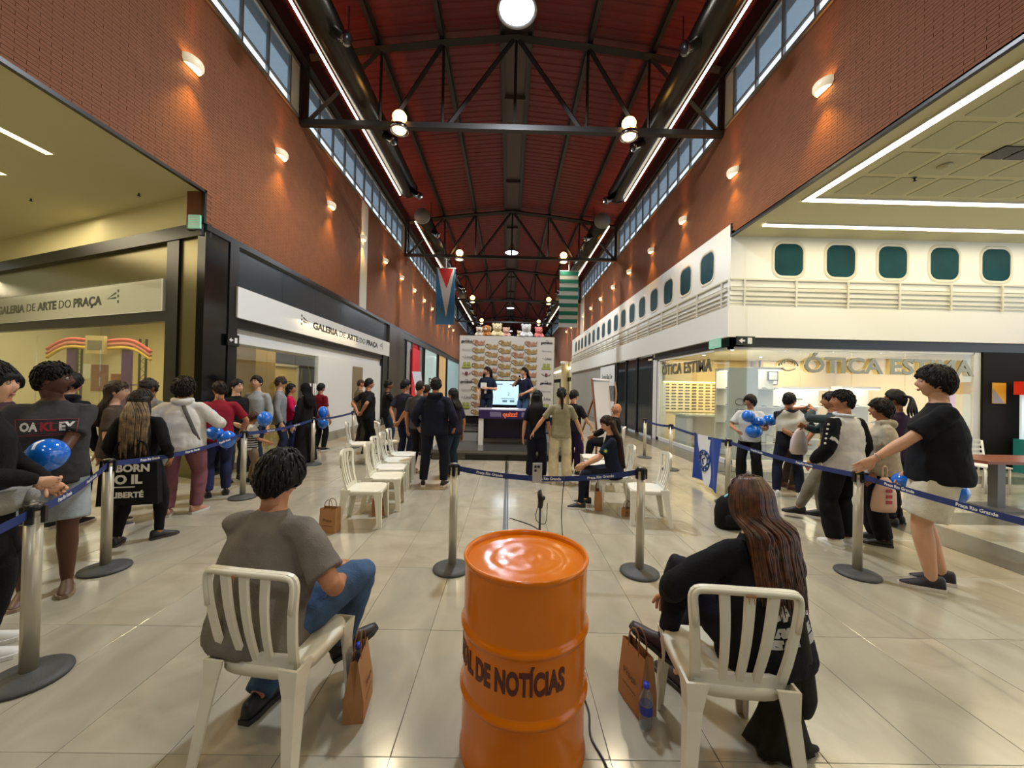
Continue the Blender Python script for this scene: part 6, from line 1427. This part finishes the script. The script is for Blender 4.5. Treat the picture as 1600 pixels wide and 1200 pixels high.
person('person in black t-shirt and brown cap raising both arms behind the towel man', 4.95, 6.75, -100, 1.66, skin='tan', hair=('cap', (40, 30, 26), (74, 56, 44)), top=('tee', (30, 30, 34)), bottom=('jeans', (80, 66, 58)), shoe=((110, 70, 60), (90, 60, 50)), hands=((-.1, .34, 1.5), (.16, .3, 1.52)), poles=Q((-1, .2, 0), (1, .2, 0)))
person('person in dark teal sweater and grey joggers with a hand at the mouth, mid right', 4.30, 5.05, 55, 1.70, skin='tan', hair=('short', BLK), top=('long', (58, 72, 78)), bottom=('jogger', (124, 118, 104)), shoe=((24, 24, 26), (30, 30, 32)), hands=((-.02, .22, 1.48), (.14, .3, 1.25)), poles=Q((-1, .8, -.3), (1, -.2, -.6)), feet=((-.13, .38, 5), (.14, .1, -8)))
def x_r4(F):
    o = F['shirt']; mw = cloth('white_varsity', (204, 202, 198)); mk = cloth('black_varsity', (16, 16, 18)); me = o.data; me.materials.clear(); me.materials.append(mw); me.materials.append(mk)
    Xa = F['Xa']; c = F['u'](0, 0, 1.3); lim = .155*F['s']; S, E, W = F['SH'], F['EL'], F['W']
    def near_arm(p, i):
        for a, b in ((S[i], E[i]), (E[i], W[i])):
            t = max(0, min(1, (p-a).dot(b-a)/(b-a).length_squared)); 
            if (p-(a+(b-a)*t))  .length < .078: return True
        return False
    for f in me.polygons:
        p = f.center
        if any(near_arm(p, i) for i in (0, 1)) and p.z < S[0].z+.05: f.material_index = 1
    g = G(); g.tube([F['u'](.09*math.cos(a), .005+.085*math.sin(a), 1.475+.01*math.sin(a)) for a in [2*PI*i/18 for i in range(19)]], .016, 8); g.build('collar', M('collar_pale', (206, 214, 220), .8), F['root'])
    g = G(); rs = random.Random(8)
    for i in (0, 1):
        for q in range(5): p = S[i].lerp(E[i], .15+.18*q); d = V((0, 0, 1)); g.ball(p+V((-.07 if i == 0 else .07, -.02, .02)), (.012, .012, .012), 6, 5)
    g.build('white_badges', mWhite, F['root'])
person('boy in white jacket with black sleeves and white shoes, right of the centre aisle', 3.72, 4.22, 12, 1.72, skin='tan', hair=('short', (16, 14, 16)), top=('raglan', (204, 202, 198), cloth('white_varsity', (204, 202, 198)), .035), bottom=('wide', (18, 18, 20)), shoe=WS, hands=((-.24, .16, .92), (.24, .12, .88)), head=(52, 0), vox=.0118, extra=x_r4, w=1.08)
person('boy in beige hoodie and black trousers looking left, beside the white jacket boy', 4.25, 4.32, 58, 1.62, skin='tan', hair=('mop', (30, 22, 20)), top=('hood', (176, 166, 146), cloth('beige_hoodie', (178, 168, 148)), .036), bottom=('wide', (20, 20, 22)), shoe=((30, 28, 28), (50, 48, 46)), head=(0, 4), vox=.0118, w=1.05, hands=((-.22, .12, .86), (.24, .12, .86)))
person('tall dark-haired person with braids and purple top behind the beige hoodie', 5.05, 4.95, 20, 1.74, skin='brown', hair=('braids', (24, 18, 20)), top=('fem', (48, 30, 56)), bottom=('jeans', (26, 22, 30)), shoe=BS, head=(20, 0))
person('person in blue shirt half hidden behind the boy in the white jacket', 5.0, 5.65, 50, 1.68, skin='brown', hair=('short', (36, 26, 22)), top=('tee', (58, 82, 120)), bottom=('jeans', (60, 56, 60)), shoe=BS)
def x_r8(F):
    g = G(); W = F['W'][1]; d = (W-F['EL'][1]).normalized(); 
    W0 = F['W'][0]; d0 = (W0-F['EL'][0]).normalized(); o = d0.orthogonal(); b = d0.cross(o); g.tube([W0-d0*.03+(o*math.cos(a)+b*math.sin(a))*.031 for a in [2*PI*i/14 for i in range(15)]], .005, 6); g.build('bracelet', mChr, F['root'])
    g = G(); g.ball(F['HP'][0].lerp(F['KN'][0], .75)+V((-.115, 0.02, 0)), (.006, .016, .012), 10, 6); g.build('shorts_logo', mInk, F['root'])
person('tall young man in black t-shirt and white shorts, one hand on the barrier post', 3.80, 3.36, 52, 1.93, skin='light', hair=('mop', (26, 22, 20)), top=('tee', (22, 24, 30), cloth('tall_tee', (21, 24, 31)), .03), bottom=('shorts', (206, 200, 182), cloth('white_shorts', (206, 200, 182))), shoe=((30, 26, 36), (206, 200, 194)), hands=((-.26, .44, .96), (.26, .12, .86)), feet=((-.11, .05, 12), (.11, -.05, 8)), head=(6, 2), vox=.0115, w=1.32, extra=x_r8, poles=Q((-.6, -.8, -.5), (.6, -.8, -.5)))
finish_people()

# ---------------------------------------------------------------- balloons and carried things
mBal = M('balloon_blue', (20, 108, 216), .12, coat=.5, spec=.6); mBalW = M('balloon_pale', (188, 214, 222), .15, coat=.4)
def balloon(label, loc, r=.12, m=None, sq=(1, 1, 1.12)):
    t = thing('balloon', label, 'balloon', loc, group='balloons'); g = G()
    g.ball((0, 0, 0), (r*sq[0], r*sq[1], r*sq[2]), 20, 14, fn=lambda d, q: V((q.x*(1-.12*max(0, -d.z)), q.y*(1-.12*max(0, -d.z)), q.z))); g.build('skin', m or mBal, t)
    g = G(); g.lathe([(.006, 0), (.012, -.012), (.001, -.013)], 8, c=(0, 0, -r*sq[2])); g.build('knot', m or mBal, t); return t
balloon('blue balloon held by the man in the OAKLEY t-shirt', (-3.24, 2.74, 1.12), .11, sq=(1, 1, 1.05))
balloon('large blue balloon behind the long-haired girl in black', (-4.1, 4.35, 1.02), .17)
balloon('pale white balloon by the long-haired girl\'s hip', (-3.78, 4.28, .83), .085, mBalW)
balloon('upper blue balloon at the chest of the man in red', (-4.12, 5.3, 1.2), .1, sq=(1.2, 1, .9))
balloon('blue balloon at the waist of the man in red, left one', (-4.02, 5.3, .95), .1, sq=(1.2, 1, .9))
balloon('blue balloon at the waist of the man in red, right one', (-3.88, 5.35, .86), .11)
balloon('blue balloon above the striped child', (-4.0, 6.35, 1.06), .11)
balloon('blue balloon in the hands of the woman in pink', (-4.42, 8.2, 1.1), .12)
balloon('upper long blue balloon right of the woman in the black dress', (-4.2, 8.75, 1.0), .11, sq=(1, 1, 1.3))
balloon('lower blue balloon right of the woman in the black dress', (-4.12, 8.6, .78), .11)
t = thing('balloon_cluster', 'cluster of four blue balloons held by the boy in the white shirt', 'balloons', (4.32, 6.62, 1.12))
for k, (dx, dz, r, sq) in enumerate(((-.16, .14, .105, (1, 1, 1)), (.02, .05, .09, (1.6, 1, .85)), (.22, .08, .11, (1.1, 1, .9)), (-.06, -.12, .125, (1.1, 1, .95)))):
    g = G(); g.ball((dx, 0, dz), (r*sq[0], r*sq[1], r*sq[2]), 18, 12); g.build('balloon', mBal, t)
balloon('blue balloon between the beige hoodie boy and the tall man', (3.88, 3.72, .84), .09, sq=(1.1, 1.1, .9))
balloon('dark blue balloon behind the tall man in white shorts', (4.08, 3.46, .80), .09)
t = thing('carrier_bag', 'pale pink plastic bag with red print hanging by the beige hoodie boy', 'bag', (3.98, 4.02, .45))
g = G(); R = []
for z, w in ((0, .12), (.05, .135), (.2, .12), (.3, .08), (.36, .03)): R.append([(w*math.cos(a)*(1+.06*math.sin(a*5+z*9)), w*.4*math.sin(a), z) for a in [2*PI*i/18 for i in range(18)]])
g.rings(R); g.build('bag_body', M('bag_pink', (206, 170, 150), .5), t)
g = G(); g.tube([(-.02, 0, .35), (-.02, 0, .46), (.02, 0, .46), (.02, 0, .35)], .008, 6, ns=3); g.build('handle', M('bag_pink', (206, 170, 150)), t)
g = G(); 
for q in range(3): g.b2((-.03, -.056, .09+.06*q), (.03, -.052, .125+.06*q))
g.build('print', M('bag_red', (170, 50, 50), .5), t)
t = thing('carrier_bag', 'white plastic bag held beside the grey joggers', 'bag', (4.08, 5.35, .82))
g = G(); g.rings([[V((w*math.cos(a)*(1+.08*math.sin(a*5+z*9)), w*.5*math.sin(a), z)) for a in [2*PI*i/18 for i in range(18)]] for z, w in ((0, .09), (.05, .12), (.2, .11), (.3, .07), (.36, .02))]); g.build('bag_body', M('bag_white', (204, 190, 190), .4), t)
t = thing('tote_bag', 'black tote bag printed BOM DO / LIBERTE hanging by the long-haired girl in black', 'bag', (-3.72, 3.84, .42), .25)
g = G(); g.box((0, 0, .22), (.5, .08, .42), taper=.92); g.build('bag_body', cloth('tote', (18, 18, 20)), t)
g = G(); g.tube([(-.15, 0, .42), (-.1, 0, .62), (.1, 0, .62), (.15, 0, .42)], .01, 6, ns=4); g.build('strap', cloth('tote', (18, 18, 20)), t)
g = G(); gtext(g, 'BORN', .1, frame((.04, -.043, .37), (1, 0, 0), (0, 0, 1)), ext=.001, bold=.004); gtext(g, 'DO IL', .12, frame((-.04, -.044, .26), (1, 0, 0), (0, 0, 1)), ext=.001, bold=.005); gtext(g, 'LIBERTÉ', .075, frame((-.0, -.044, .11), (1, 0, 0), (0, 0, 1)), ext=.001, bold=.003); g.b2((-.2, -.044, .185), (.06, -.042, .195)); g.build('print', mWhite, t)
t = thing('black_backpack', 'black backpack with light blue trim on the floor behind the auburn-haired woman', 'backpack', (2.75, 4.72, 0))
g = G(); g.rings([ell(V((0, 0, z)), a, b, V((1, 0, 0)), V((0, 1, 0)), 20, 3) for z, a, b in ((0, .13, .08), (.02, .16, .11), (.2, .165, .12), (.32, .14, .1), (.38, .09, .06), (.4, .03, .02))]); g.build('body', cloth('pack_black', (20, 20, 22)), t)
g = G(); g.rings([ell(V((0, -.1, z)), a, b, V((1, 0, 0)), V((0, 1, 0)), 16, 3) for z, a, b in ((.04, .09, .02), (.06, .115, .05), (.18, .11, .05), (.2, .08, .02))]); g.build('front_pocket', cloth('pack_black', (20, 20, 22)), t)
g = G(); g.tube([(-.08, -.03, .385), (0, -.02, .42), (.09, -.02, .38)], .012, 6, ns=3); g.build('top_handle', M('trim_sky', (120, 200, 226), .6), t)
